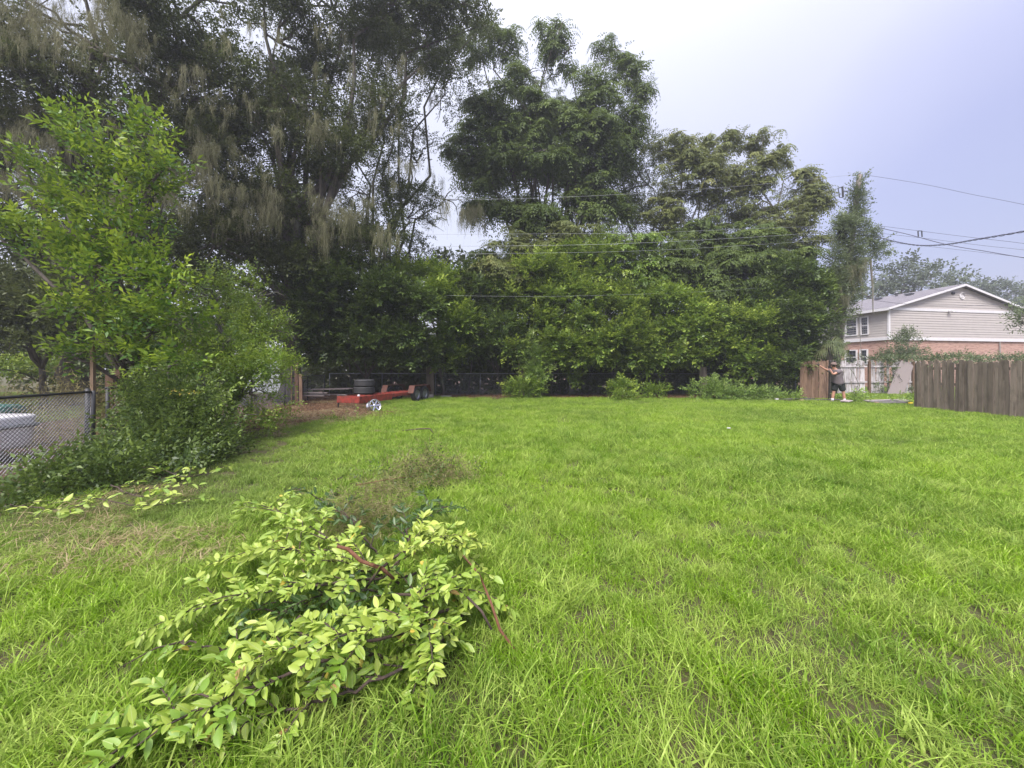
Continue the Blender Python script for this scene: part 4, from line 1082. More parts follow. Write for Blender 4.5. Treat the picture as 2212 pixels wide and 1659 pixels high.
# lap siding, real laps
lap = .19
m = MB(); z = ZB + .12
while z < ZP - .1:
    z2 = min(z + lap, ZP)
    def xr(zz):
        if zz <= ZE: return 0, GL
        f = (zz - ZE) / (ZP - ZE); return PX * f, GL - PX * f
    a0, a1 = xr(z); b0, b1 = xr(z2)
    m.poly([(a0, -.048, z), (a1, -.048, z), (b1, -.022, z2), (b0, -.022, z2)]); m.poly([(a0, -.022, z), (a1, -.022, z), (a1, -.048, z), (a0, -.048, z)])
    z = z2
o = hobj(m, 'gable_siding', M['siding']); o['kind'] = 'stuff'
m = MB(); z = ZB + .12
while z < ZE - .02:
    z2 = min(z + lap, ZE)
    m.poly([(-.048, DEP, z), (-.048, 0, z), (-.022, 0, z2), (-.022, DEP, z2)]); m.poly([(-.022, DEP, z), (-.022, 0, z), (-.048, 0, z), (-.048, DEP, z)]); z = z2
o = hobj(m, 'side_siding', M['siding']); o['kind'] = 'stuff'
m = MB(); m.prism([(0.01, 0, ZB), (GL - .01, 0, ZB), (GL - .01, 0, ZE), (PX, 0, ZP - .02), (0.01, 0, ZE)], (0, DEP, 0)); hobj(m, 'upper_wall', M['siding'])
# trims
for nme, c, s in (('belt_trim', (GL / 2, -.06, ZB + .06), (GL + .2, .12, .22)), ('belt_trim', (-.06, DEP / 2 + .06, ZB + .06), (.12, DEP, .22)),
                  ('corner_trim', (-.0, -.03, (ZB + ZE) / 2 + .08), (.16, .1, ZE - ZB - .19)), ('corner_trim', (GL, -.03, (ZB + ZE) / 2 + .08), (.16, .1, ZE - ZB - .19)),
                  ('frieze_board', (GL / 2 + .1, -.055, ZE - .02), (GL - .4, .05, .2))):
    m = MB(); m.box(c, s); hobj(m, nme, M['vinyl_white'])
# roof
OV = .45; sl_ = (ZP - ZE) / PX
def roof_side(sg, nme):
    x0 = PX; x1 = -OV if sg < 0 else GL + OV; z1 = ZE - sl_ * OV
    m = MB(); m.prism([(x0, -.35, ZP + .06), (x1, -.35, z1 + .06), (x1, -.35, z1 + .16), (x0, -.35, ZP + .17)], (0, DEP + .7, 0))
    o = hobj(m, nme, M['shingles']); uvproject(o, (0, 1, 0), (1, 0, .3)); return o
roofL = roof_side(-1, 'roof'); roofR = roof_side(1, 'roof')
for sg in (-1, 1):
    x1 = -OV if sg < 0 else GL + OV; z1 = ZE - sl_ * OV
    m = MB(); m.beam((PX, -.37, ZP + .06), (x1, -.37, z1 + .06), .03, .15); hobj(m, 'rake_board', M['vinyl_white'])
m = MB(); m.box((-OV - .02, DEP / 2, ZE - sl_ * OV + .04), (.04, DEP + .7, .2)); hobj(m, 'fascia', M['vinyl_white'])
m = MB(); m.poly([(-OV, -.33, ZE - sl_ * OV - .03), (-OV, DEP, ZE - sl_ * OV - .03), (0, DEP, ZE - sl_ * OV - .03), (0, -.33, ZE - sl_ * OV - .03)]); hobj(m, 'soffit', M['vinyl_white'])
# windows on the side wall: local coords x = -0.0, along y
def window(y0, y1, z0, z1, rows, cols):
    w = y1 - y0; fr = MB(); X = -.07
    t = .08
    for c, s in (((X, y0 - t / 2, (z0 + z1) / 2), (.1, t, z1 - z0 + 2 * t)), ((X, y1 + t / 2, (z0 + z1) / 2), (.1, t, z1 - z0 + 2 * t)),
                 ((X, (y0 + y1) / 2, z0 - t / 2), (.1, w, t)), ((X, (y0 + y1) / 2, z1 + t / 2), (.1, w, t))): fr.box(c, s)
    fo = hobj(fr, 'window', M['vinyl_white'])
    mb = MB(); zm = (z0 + z1) / 2
    mb.box((X - .005, (y0 + y1) / 2, zm), (.05, w, .06)); mb.obj('meeting_rail', M['vinyl_white'], fo, wg=False)
    mb = MB()
    for c in range(1, cols): mb.box((X + .012, y0 + w * c / cols, zm), (.02, .014, z1 - z0))
    for k in range(1, rows):
        if k * 2 != rows: mb.box((X + .014, (y0 + y1) / 2, z0 + (z1 - z0) * k / rows), (.018, w, .014))
    mb.obj('muntin_grid', M['steel'], fo, wg=False)
    pm_ = MB(); pm_.box((0, 0, 0), (.01, w / cols - .006, (z1 - z0) / rows - .006)); pme = pm_.mesh('pane', M['glass'])
    for c in range(cols):
        for k in range(rows):
            o = bpy.data.objects.new('pane', pme); COL.objects.link(o); o.parent = fo
            o.location = (X + .03, y0 + w * (c + .5) / cols, z0 + (z1 - z0) * (k + .5) / rows)
def ywall(u):          # where the sight line through u meets the side wall
    k = (u - 1106) / 832; return (28.34 - k * 29) / (k * ey.y - ey.x)
window(ywall(1876), ywall(1862.5), 4.25, 5.55, 4, 3)
window(ywall(1852), ywall(1830), 4.25, 5.55, 4, 3)
window(ywall(1874), ywall(1861), 1.9, 2.95, 4, 3)
window(ywall(1851), ywall(1829), 1.9, 2.95, 4, 3)
# roof vents, round gable vent, lamp, downpipe
def onroof(x, y): return ZP + .15 - (PX - x) * sl_
for x, y in ((4.9, 2.0), (5.3, 4.6), (5.2, 7.0)):
    m = MB(); m.box((x, y, onroof(x, y) + .08), (.35, .45, .1)); m.box((x, y, onroof(x, y) + .15), (.42, .55, .05)); hobj(m, 'roof_vent', M['steel'], bevel=.02)
for x, y in ((5.6, 3.4), (5.0, 8.4)):
    z = onroof(x, y); m = MB(); m.lathe([(.09, 0), (.09, .3), (.16, .32), (.16, .38), (.09, .4), (.09, .45), (.15, .47), (0.01, .52)], (x, y, z - .04), n=12); hobj(m, 'vent_pipe', M['steel'], smooth=True)
m = MB(); m.lathe([(0.001, -.03), (.24, -.03), (.26, .0), (.22, .03)], (PX + .15, -.07, ZP - .75), Matrix.Rotation(R(90), 3, 'X').to_4x4(), 20); hobj(m, 'gable_disc', M['vinyl_white'])
m = MB(); m.box((PX - .75, -.07, ZP - .55), (.25, .08, .2)); hobj(m, 'gable_louvre', M['dark_steel'])
m = MB(); m.box((5.6, -.12, ZE - .05), (.12, .12, .12)); m.tube([(5.56, -.16, ZE - .05), (5.48, -.3, ZE - .12)], [.05, .085], 10); m.tube([(5.66, -.16, ZE - .05), (5.76, -.3, ZE - .12)], [.05, .085], 10); hobj(m, 'flood_lamp', M['vinyl_white'])
m = MB(); m.tube([(10.8, -.1, ZB - .1), (10.8, -.12, 1.9), (10.8, -.1, .2)], .04, 8); hobj(m, 'downpipe', M['concrete'])

# shrubs and trees near the house
b = mkblobs([(1960, 745, 25, 26, 20), (1955, 765, 24.5, 38, 14), (1965, 725, 25, 14, 14), (1930, 772, 24.5, 30, 10)])
tree('small_shrub', 'small pointed shrub standing in front of the brick wall of the house', 'shrub', (25.5, 25, 0), b, 'vine', [tmpl_spray(10, .45, .12, .4, tr_) for _ in range(4)], 26, 621, trunk_r=.05, gap=-.9, axis=(0, 0, .5))
b = mkblobs([(1900, 620, 52, 40, 30), (1950, 600, 52, 50, 34), (2010, 600, 53, 50, 34), (2050, 625, 54, 30, 30), (1960, 640, 52, 90, 30), (1875, 640, 50, 30, 30)])
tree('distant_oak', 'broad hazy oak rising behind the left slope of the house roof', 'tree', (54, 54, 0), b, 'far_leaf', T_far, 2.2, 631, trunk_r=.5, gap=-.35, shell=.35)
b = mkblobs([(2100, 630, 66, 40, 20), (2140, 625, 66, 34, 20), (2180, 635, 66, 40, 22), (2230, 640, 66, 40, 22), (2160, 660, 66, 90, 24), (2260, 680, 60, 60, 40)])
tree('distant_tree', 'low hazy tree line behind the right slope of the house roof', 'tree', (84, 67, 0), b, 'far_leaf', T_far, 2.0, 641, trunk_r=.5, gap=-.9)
b = mkblobs([(2205, 695, 20, 14, 8, 1.2), (2215, 665, 20, 14, 10), (2230, 690, 20, 20, 40)])
tree('edge_tree', 'tree at the right picture edge with sprigs reaching over the house corner', 'tree', (28.5, 20.5, 0), b, 'vine', [tmpl_spray(10, .45, .12, .4, tr_) for _ in range(4)], 18, 651, trunk_r=.08, gap=-.9)
# far woods to close the horizon
bl = []
r = np.random.default_rng(14)
for a in np.arange(-75, 76, 4.):
    d = 95 + r.uniform(-8, 12); bl.append(((d * math.sin(R(a)) * 1.3, d * math.cos(R(a)) + 20, 5), (8, 5, 6 + r.uniform(-1, 1.5))))
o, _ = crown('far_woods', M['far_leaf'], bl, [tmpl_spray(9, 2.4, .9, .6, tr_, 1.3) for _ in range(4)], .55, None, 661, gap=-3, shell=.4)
tag(o, 'distant wood along the horizon', 'woods', kind='stuff')

# ------------------------------------------------------------------ palm by the panel
root = empty('cabbage_palm', (16.16, 19.6, 0), 'drooping palm behind the brown panel under the utility pole', 'palm')
pc = at(1792, 750, 19.6)
m = MB(); m.tube([(pc.x, pc.y, -.02), (pc.x, pc.y, 1.4), (pc.x, pc.y, pc.z)], [.17, .15, .13], 10); m.obj('trunk', M['bark'], root, True)
r = np.random.default_rng(31)
Q = []; cl = []
for k in range(24):
    a = r.uniform(0, 6.28); el_ = r.uniform(-.3, 1.2); st = .35
    d0 = np.array([math.cos(a) * math.cos(el_), math.sin(a) * math.cos(el_), math.sin(el_)]); c0 = np.array([pc.x, pc.y, pc.z]) + d0 * st
    tone = r.random()
    s0 = nrm(np.cross(d0, [0, 0, 1.])[None])[0]
    for j in range(13):
        f = (j - 6) / 6 * 1.15; dd = d0 * math.cos(f) + s0 * math.sin(f); L = .75 * (1 - .25 * abs(f)) * r.uniform(.85, 1.1)
        prev = c0; pv = .016
        for s_ in range(1, 5):
            t = s_ / 4; p = c0 + dd * L * t * (1 - .25 * t) + np.array([0, 0, -.75 * L * t * t * t]) ; w_ = .022 * (1 - t) + .003
            sd_ = nrm(np.cross(dd, [0, 0, 1.])[None])[0]
            Q.append([prev - sd_ * pv, prev + sd_ * pv, p + sd_ * w_, p - sd_ * w_]); cl.append((tone, r.random(), (tone > .6) * .7)); prev = p; pv = w_
quads_object('fronds', M['palm'], np.array(Q), np.array(cl), root)

# ------------------------------------------------------------------ utility pole with vine, wires
ptop = at(1857, 378, 21.5); pb = Vector((17.9, 21.5, 0))
root = empty('utility_pole', pb, 'leaning utility pole smothered in vines', 'utility pole')
m = MB(); m.tube([pb + Vector((0, 0, -.1)), pb.lerp(ptop, .5), ptop], [.17, .15, .12], 12); m.obj('pole', M['pole_wood'], root, True)
m = MB(); m.tube([ptop, ptop + Vector((0, 0, .1)), ptop + Vector((0, 0, .2))], [.035, .05, .03], 8); m.obj('top_insulator', M['steel'], root, True)
b = []
for v, u, hw in ((400, 1856, 10), (430, 1853, 16), (465, 1852, 20), (500, 1846, 28), (540, 1844, 34), (580, 1842, 35), (620, 1832, 30), (660, 1820, 26), (700, 1802, 20), (740, 1796, 18), (775, 1790, 20)):
    c = at(u, v, 21.4); w_ = hw * .62 / 832 * 21.4
    b.append(((c.x, c.y, c.z), (w_, w_ * .7, .55)))
b += mkblobs([(1826, 485, 21.0, 16, 18), (1820, 480, 21.3, 10, 12), (1822, 520, 21.3, 10, 14), (1880, 505, 21.3, 12, 12), (1896, 540, 21.3, 12, 30, .6), (1805, 610, 21.2, 16, 30), (1806, 560, 21.2, 10, 30, .6)])
ov, Cv = crown('vine', M['vine'], b, [tmpl_spray(9, .28, .12, .75, tr_, 1.3) for _ in range(5)], 95, root, 701, young=.2, gap=-2.2, lump=.35, shell=.5, cut=-1)
# dead grey vine stems and hanging tangle
m = MB(); r2 = random.Random(12)
for i in range(26):
    t = r2.uniform(.1, .95); p = pb.lerp(ptop, t); a = r2.uniform(0, 6.28); w_ = .25 + .75 * (1 - t)
    x = p + Vector((math.cos(a) * w_, math.sin(a) * .4 - .2, 0)); L = r2.uniform(.6, 2.2)
    m.tube([x, x + Vector((r2.gauss(0, .1), 0, -L * .5)), x + Vector((r2.gauss(0, .2), 0, -L))], [.02, .018, .008], 4)
m.obj('hanging_vine_stem', M['bark_pale'], root)['kind'] = 'stuff'
m = MB(); h0 = at(1880, 560, 21.2); h1 = at(1886, 676, 21.2); m.tube([h0, h0.lerp(h1, .5) + Vector((.05, 0, 0)), h1], [.05, .045, .02], 6); m.obj('dead_vine', M['bark_pale'], root)
moss(root, [tuple(at(mr_.uniform(1834, 1858), mr_.uniform(560, 610), 21.0)) for _ in range(14)] + [tuple(at(mr_.uniform(1800, 1826), mr_.uniform(620, 660), 21.0)) for _ in range(9)], mr_, (.6, 1.3), .18, 22)
# transformer and cut-out
tc_ = at(1822, 500, 21.2)
m = MB(); m.lathe([(.001, -.4), (.2, -.4), (.21, .25), (.17, .33), (.001, .35)], tc_ + Vector((0, .1, 0)), n=16); m.tube([tc_ + Vector((0, 0, .4)), tc_ + Vector((-.02, 0, .65))], [.05, .03], 8); m.obj('transformer', M['dark_steel'], root, True)
c0 = at(1815, 415, 21.3)
m = MB(); m.beam(c0 + Vector((-.12, 0, .22)), c0 + Vector((.12, 0, .3)), .03, .03); m.tube([c0 + Vector((.12, 0, .3)), c0 + Vector((.16, 0, -.28))], .045, 8); m.tube([c0 + Vector((-.12, 0, .22)), c0 + Vector((-.03, 0, -.3))], .02, 6); m.beam(c0 + Vector((-.03, 0, -.3)), c0 + Vector((.16, 0, -.28)), .03, .03)
m.tube([c0 + Vector((.16, 0, .05)), at(1845, 412, 21.4)], .02, 6); m.obj('fuse_cutout', M['dark_steel'], root)

def wire(label, pts, rad, mat='cable', group='overhead wires', twist=False, name='overhead_wire'):
    P = [at(*q) for q in pts]
    # smooth catmull
    out = []
    for i in range(len(P) - 1):
        p0 = P[max(i - 1, 0)]; p1 = P[i]; p2 = P[i + 1]; p3 = P[min(i + 2, len(P) - 1)]
        for k in range(8):
            t = k / 8; out.append(.5 * ((2 * p1) + (-p0 + p2) * t + (2 * p0 - 5 * p1 + 4 * p2 - p3) * t * t + (-p0 + 3 * p1 - 3 * p2 + p3) * t ** 3))
    out.append(P[-1]); m = MB()
    if twist:
        for ph in (0, math.pi):
            q = []
            for i in range(len(out) * 5 - 4):
                a = out[i // 5]; b_ = out[min(i // 5 + 1, len(out) - 1)]; p = a.lerp(b_, (i % 5) / 5); q.append(p + Vector((0, math.cos(i * .5 + ph), math.sin(i * .5 + ph))) * rad * 1.1)
            m.tube(q, rad * .75, 5)
    else: m.tube(out, rad, 5)
    o = m.obj(name, M[mat], None, True); tag(o, label, 'wire', group); return o
wire('top power line from the pole leftwards in front of the tall tree', [(1857, 376, 21.5), (1800, 382, 21), (1600, 402, 20), (1340, 420, 19), (1080, 430, 18.5), (930, 428, 18)], .006, 'wire_pale')
wire('upper of the three pale lines crossing the hedge trees', [(1838, 487, 21.3), (1613, 494, 20), (1384, 503, 19), (981, 506, 18), (900, 505, 18)], .006, 'wire_pale')
wire('middle of the three pale lines crossing the hedge trees', [(1838, 497, 21.3), (1646, 511, 20), (1400, 524, 19), (1200, 530, 18.5), (949, 532, 18)], .0075, 'wire_pale')
wire('lower of the three pale lines crossing the hedge trees', [(1838, 514, 21.3), (1613, 530, 20), (1350, 543, 19), (991, 549, 18)], .006, 'wire_pale')
wire('lowest faint line crossing the hedge shrubs', [(1838, 606, 21.3), (1536, 629, 19.8), (1200, 640, 18.5), (962, 638, 18)], .004, 'wire_pale')
wire('top power line from the pole to the right, high in the sky', [(1857, 376, 21.5), (1990, 397, 20.5), (2100, 420, 19.8), (2230, 446, 19), (2500, 510, 18)], .008)
wire('uppermost thin line of the bundle right of the pole', [(1895, 487, 21.3), (1987, 499, 20.5), (2100, 513, 19.5), (2212, 526, 18.6), (2450, 560, 17)], .008)
wire('thick dark line dropping from the pole to the right edge', [(1895, 491, 21.3), (1960, 506, 20.5), (2048, 529, 19.8), (2130, 543, 19), (2212, 557, 18.4), (2450, 596, 17)], .016)
wire('thin line below the thick dark one right of the pole', [(1895, 503, 21.3), (2000, 515, 20.5), (2120, 530, 19.5), (2212, 540, 18.6), (2450, 570, 17)], .007)
wire('heavy twisted cable that sags and climbs to the right edge', [(1890, 510, 21.2), (1930, 521, 19), (1983, 530, 17), (2045, 528, 15), (2106, 518, 13), (2212, 500, 11.4), (2450, 455, 9.5)], .017, twist=True)
wire('lowest thin line of the bundle right of the pole', [(1895, 521, 21.3), (2040, 536, 20.2), (2212, 556, 18.6), (2450, 585, 17)], .007)
wire('service wire sagging across the house gable', [(1886, 648, 24), (1950, 656, 25), (2050, 661, 26.5), (2130, 659, 27.5), (2190, 653, 28.5)], .012)
wire('thin wire slanting over the house roof peak', [(1886, 600, 24), (2000, 622, 26), (2080, 634, 28), (2140, 641, 29)], .009)
m = MB(); c = at(1987, 505, 20.4)
m.beam(c + Vector((-.11, 0, .15)), c + Vector((.11, 0, .15)), .03, .03); m.beam(c + Vector((-.1, 0, .15)), c + Vector((-.08, 0, -.15)), .03, .04); m.beam(c + Vector((.1, 0, .15)), c + Vector((.12, 0, -.17)), .03, .04)
o = m.obj('wire_spacer', M['dark_steel']); tag(o, 'small spacer bracket hanging between two lines right of the pole', 'bracket')

# ------------------------------------------------------------------ trailer
TA = Vector((-5.55, 14.0, 0)); td = Vector((.28, .96, 0)).normalized(); tw = Vector((-td.y, td.x, 0)); TZ = .45
trailer = empty('flat_trailer', TA, 'low red steel trailer frame parked under the trees', 'trailer')
def tb(a, b_, w, h, nme, mat='red_paint', dz=0):
    p = TA + td * a[0] + tw * a[1] + Vector((0, 0, a[2])); q = TA + td * b_[0] + tw * b_[1] + Vector((0, 0, b_[2]))
    m = MB(); m.beam(p, q, w, h); return m.obj(nme, M[mat], trailer, bevel=.006)
tb((0, 0, .35), (2.0, 0, .35), .07, .26, 'side_beam'); tb((2.0, 0, .39), (4.8, 0, .39), .06, .14, 'side_beam')
tb((.1, .9, .38), (4.8, .9, .38), .06, .16, 'side_beam'); tb((0.0, -.035, .36), (0.0, .95, .36), .08, .24, 'front_beam')
for a in (1.0, 1.9, 2.6, 3.3, 4.0, 4.78): tb((a, .035, .43), (a, .87, .43), .05, .06, 'cross_member')

m = MB(); c = TA + td * .12 + tw * .12; m.lathe([(.001, .46), (.05, .46), (.05, .52), (.03, .54), (.001, .545)], c, n=10); m.obj('ball_cap', M['white_plastic'], trailer, True)
m = MB(); c = TA + td * .1 + tw * 1.0; m.tube([c + Vector((0, 0, .0)), c + Vector((0, 0, .5))], .03, 8); m.obj('jack', M['dark_steel'], trailer, True)
def tyre_prof(R_, w):
    h = w / 2; return [(R_ * .62, -h * .75), (R_ * .8, -h), (R_ * .93, -h * .92), (R_, -h * .68), (R_, -h * .4), (R_ * .985, -h * .37), (R_, -h * .33), (R_, -h * .05), (R_ * .985, 0), (R_, h * .05), (R_, h * .33), (R_ * .985, h * .37), (R_, h * .4), (R_, h * .68), (R_ * .93, h * .92), (R_ * .8, h), (R_ * .62, h * .75), (R_ * .6, 0)]
def wheelrot(ax):
    ax = Vector(ax).normalized(); z = ax; x = Vector((0, 0, 1)).cross(z); x = x.normalized() if x.length > 1e-3 else Vector((1, 0, 0)); y = z.cross(x)
    return Matrix((x, y, z)).transposed().to_4x4()
for side, off in ((0, -.22), (1, 1.15)):
    for a in (3.6, 4.3):
        c = TA + td * a + tw * off + Vector((0, 0, .34)); MR = wheelrot(tw)
        m = MB(); m.lathe(tyre_prof(.34, .2), c, MR, 28, True); w_ = m.obj('wheel', M['rubber'], trailer, True)
        m = MB(); m.lathe([(.205, -.07), (.2, -.03), (.12, -.02), (.06, -.06), (.001, -.07)], c, MR, 20); m.lathe([(.205, .07), (.2, .03), (.12, .02), (.001, .02)], c, MR, 20); m.obj('rim', M['steel'], w_, True)
for off in (-.22, 1.15):
    # boxy rusty fender over both wheels
    pr = [(3.12, .42), (3.26, .74), (4.64, .74), (4.78, .42)]
    m = MB()
    for s in (-.14, .14):
        pts = [TA + td * a + tw * (off + s) + Vector((0, 0, z)) for a, z in pr]
        if s < 0: A_ = pts
        else: B_ = pts
    for i in range(3): m.prism([A_[i], A_[i + 1], B_[i + 1], B_[i]], (0, 0, -.012))
    m.obj('fender', M['rust'], trailer)
# tyres stacked on it
cx = at(787, 836, 15.75)
for k, lab in ((0, 'lower of the two black tyres stacked on the trailer'), (1, 'upper of the two black tyres stacked on the trailer')):
    m = MB(); m.lathe(tyre_prof(.405 - .005 * k, .295), (0, 0, 0), None, 36, True)
    o = m.obj('loose_tyre', M['rubber'], None, True); o.location = (cx.x + .01 * k, cx.y, .465 + .15 + k * .297); tag(o, lab, 'tyre', 'tyres stacked on the trailer')
# alloy rim on the ground
rc = Vector((at(806, 0, 13.3).x, 13.35, .2)); ax = Vector((.75, -.6, .28)).normalized(); MR = wheelrot(ax)
root = empty('alloy_rim', (rc.x, rc.y, 0), 'shiny spoked alloy rim lying on the grass before the trailer', 'wheel rim')
m = MB(); m.lathe([(.205, -.12), (.215, -.12), (.215, -.1), (.185, -.08), (.175, 0), (.185, .08), (.215, .1), (.215, .12), (.2, .115), (.17, .07), (.165, -.05), (.19, -.11)], rc, MR, 32, True); m.obj('barrel', M['alloy'], root, True)
for k in range(6):
    a = k * math.pi / 3; d = MR.to_3x3() @ Vector((math.cos(a), math.sin(a), 0)); m = MB(); m.beam(rc + ax * .07 + d * .03, rc + ax * .09 + d * .185, .05, .03, up=tuple(ax)); m.obj('spoke', M['alloy'], root, bevel=.006)
m = MB(); m.lathe([(.055, .04), (.055, .09), (.03, .1), (.001, .1)], rc, MR, 16); m.obj('hub', M['alloy'], root, True)
# dim clutter behind trailer
m = MB(); rr2 = random.Random(4)
root = empty('timber_pile', (-8.6, 17.2, 0), 'loose pale timber lying in the shade behind the trailer', 'timber')
for i in range(7):
    m = MB(); x = -8.9 + rr2.uniform(-.6, .6); y = 17.3 + i * .12; z = .1 + (i % 3) * .12 + .2
    m.beam((x - .9, y, z), (x + .9, y + rr2.uniform(-.3, .3), z + rr2.uniform(-.05, .05)), .1, .04); m.obj('plank', M['ply'], root)
# pale shed beyond the oak
root = empty('garden_shed', (-15.6, 25.0, 0), 'pale shed glimpsed through the leaves left of the black oak trunk', 'shed')
m = MB(); m.box((-15.6, 25.2, 1.2), (3.6, 2.4, 2.4)); m.obj('wall', M['pale_roof'], root)
m = MB(); m.prism([(-17.6, 23.8, 2.4), (-13.6, 23.8, 2.4), (-15.6, 23.8, 3.3)], (0, 2.8, 0)); m.obj('roof', M['pale_roof'], root)
# concrete block by the corner boards
m = MB(); m.box((-4.15, 19.4, .09), (.4, .2, .19)); o = m.obj('concrete_block', M['concrete'], bevel=.01); tag(o, 'concrete block at the foot of the corner boards', 'block')
m = MB(); m.box((-3.4, 19.9, .05), (.5, .35, .1)); o = m.obj('paving_stone', M['concrete'], bevel=.01); tag(o, 'flat stone on the ground right of the concrete block', 'stone')

# ------------------------------------------------------------------ white tub behind the left fence
root = empty('white_tub', (-8.6, 6.0, 0), 'white plastic tub behind the chain link at the left edge', 'tub')
def rbox(cx, cy, z0, z1, hx, hy, rad, mat, nme, parent, taper=0.9, n=6):
    m = MB(); rings = []
    zs = [(z0, taper), (z0 + .03, taper + .02), (z1 - .06, 1.), (z1 - .02, 1.), (z1, .97)]
    for z, f in zs:
        ring = []
        for qx, qy, a0 in ((1, 1, 0), (-1, 1, 90), (-1, -1, 180), (1, -1, 270)):
            for k in range(n):
                a = R(a0 + 90 * k / (n - 1)); ring.append((cx + (qx * (hx - rad) + rad * math.cos(a)) * f, cy + (qy * (hy - rad) + rad * math.sin(a)) * f, z))
        rings.append(ring)
    L = len(rings[0]); 
    for ring in rings: m.v += ring
    for i in range(len(rings) - 1):
        for k in range(L): m.f.append((i * L + k, i * L + (k + 1) % L, (i + 1) * L + (k + 1) % L, (i + 1) * L + k))
    m.f.append(tuple(reversed(range(L)))); m.f.append(tuple((len(rings) - 1) * L + k for k in range(L)))
    return m.obj(nme, M[mat], parent, True, bevel=0)
rbox(-9.1, 6.1, .22, .74, 1.15, .42, .16, 'white_plastic', 'body', root, .93)
rbox(-9.25, 6.1, .02, .23, .85, .34, .12, 'white_plastic', 'base', root, .95)
rbox(-9.1, 6.1, .56, .60, 1.17, .44, .17, 'steel', 'rim_band', root, 1.)
m = MB(); m.tube([(-7.9, 5.6, .32), (-7.3, 5.35, .18), (-6.95, 5.5, .03)], .018, 6); o = m.obj('pale_stick', M['bark_pale'], None, True); tag(o, 'pale bare stick slanting down beside the white tub', 'stick')
b = [((-8.6, 7.6, .55), (1.2, .5, .6)), ((-9.6, 7.9, .6), (1.0, .5, .7)), ((-7.9, 7.3, .45), (.5, .3, .5)), ((-11, 8, .7), (1.4, .5, .8))]
o, _ = crown('dead_brush', M['twiggy'], b, [tmpl_spray(12, .5, .10, .12, tr_, 1.5) for _ in range(4)], 42, None, 711, gap=-1.5, shell=.4, cut=-1)
tag(o, 'dry brown brush tangled behind the left chain link', 'brush', kind='stuff')
m = MB(); m.box((-10.2, 7.2, .45), (1.8, .5, .75)); o = m.obj('tarp_bundle', M['green_tarp'], bevel=.12); tag(o, 'dark green tarp bundle behind the white tub', 'tarp')

# ------------------------------------------------------------------ vines, weeds and cut bushes at the back
T_s = [tmpl_spray(11, .34, .10, .5, tr_, 1.2) for _ in range(5)]
for lab, nme, cat, bl, mt, young_hilite, sd in (
    ('bright hanging vine curtain on the post at the left third of the back fence', 'hanging_vine', 'vine', [(1150, 770, 19.4, 20, 40), (1162, 805, 19.2, 22, 28)], 'weed', .95, 801),
    ('dark low bush at the foot of the vine covered post', 'low_bush', 'bush', [(1135, 840, 19.0, 36, 20), (1155, 828, 19.3, 26, 22), (1115, 835, 19.2, 26, 16)], 'privet', .3, 803),
    ('vine strand hanging over the chain link in the middle', 'hanging_vine', 'vine', [(1238, 800, 20.3, 10, 26), (1245, 822, 20.2, 9, 12)], 'privet', .4, 805),
    ('cut bush heap standing in the middle of the back edge', 'cut_bush', 'bush', [(1345, 843, 18.4, 34, 18), (1350, 858, 17.6, 26, 10), (1335, 832, 18.8, 20, 16)], 'privet', .5, 807),
    ('smaller cut bush right of the middle heap', 'cut_bush', 'bush', [(1405, 846, 19.0, 28, 11), (1425, 840, 19.2, 18, 10)], 'privet', .35, 809),
    ('yellow green weed patch in front of the right end of the hedge', 'weed_patch', 'weeds', [(1520, 845, 18.6, 28, 18), (1570, 850, 18.2, 50, 14), (1620, 852, 18.2, 45, 12), (1550, 835, 18.8, 34, 18), (1645, 850, 18.6, 30, 12)], 'weed', .5, 811),
    ('green weeds along the rubble before the brown panel', 'weed_patch', 'weeds', [(1700, 858, 18.4, 40, 5), (1850, 862, 17.2, 34, 7), (1960, 866, 16.2, 20, 6)], 'weed', .4, 813),
    ('low leafy litter of cut twigs on the lawn left of the alloy rim', 'leaf_litter', 'cut twigs', [(700, 925, 9.8, 60, 12), (640, 935, 9.4, 60, 12), (760, 905, 11, 50, 9), (600, 905, 10.5, 40, 12), (860, 930, 9.4, 50, 5)], 'privet', .3, 815),
    ('heap of privet sprigs at the foot of the leafy shrub', 'sprig_heap', 'sprigs', [(560, 930, 8.2, 50, 20), (600, 900, 9.0, 30, 16)], 'privet', .4, 817)):
    o, _ = crown(nme, M[mt], mkblobs(bl), T_s if sd < 815 else T_nearS, 34 if sd < 815 else 50, None, sd, young=young_hilite, gap=-1.2, shell=.4, cut=-1)
    tag(o, lab, cat, kind='stuff')

# dead curved twig on the lawn
m = MB(); m.tube([at(840, 930, 9.3) * 1, (-2.55, 9.0, .05), (-2.1, 8.8, .12), (-1.85, 8.7, .14), (-1.75, 8.6, .05)], [.006, .012, .016, .014, .01], 5); o = m.obj('dead_twig', M['stem'], None, True); tag(o, 'dead curved twig lying on the far lawn', 'twig')
m = MB(); m.tube([(-2.35, 4.95, .05), (-2.24, 5.08, .06)], .012, 5); o = m.obj('bark_scrap', M['stem'], None, True); tag(o, 'small dark bark scrap on the lawn left of the twig heap', 'bark')
m = MB(); m.box((0, 0, 0), (.07, .05, .02)); o = m.obj('paper_scrap', M['white_plastic'], bevel=.006); o.location = (4.95, 8.8, .14); tag(o, 'tiny white scrap on the middle of the lawn', 'litter')

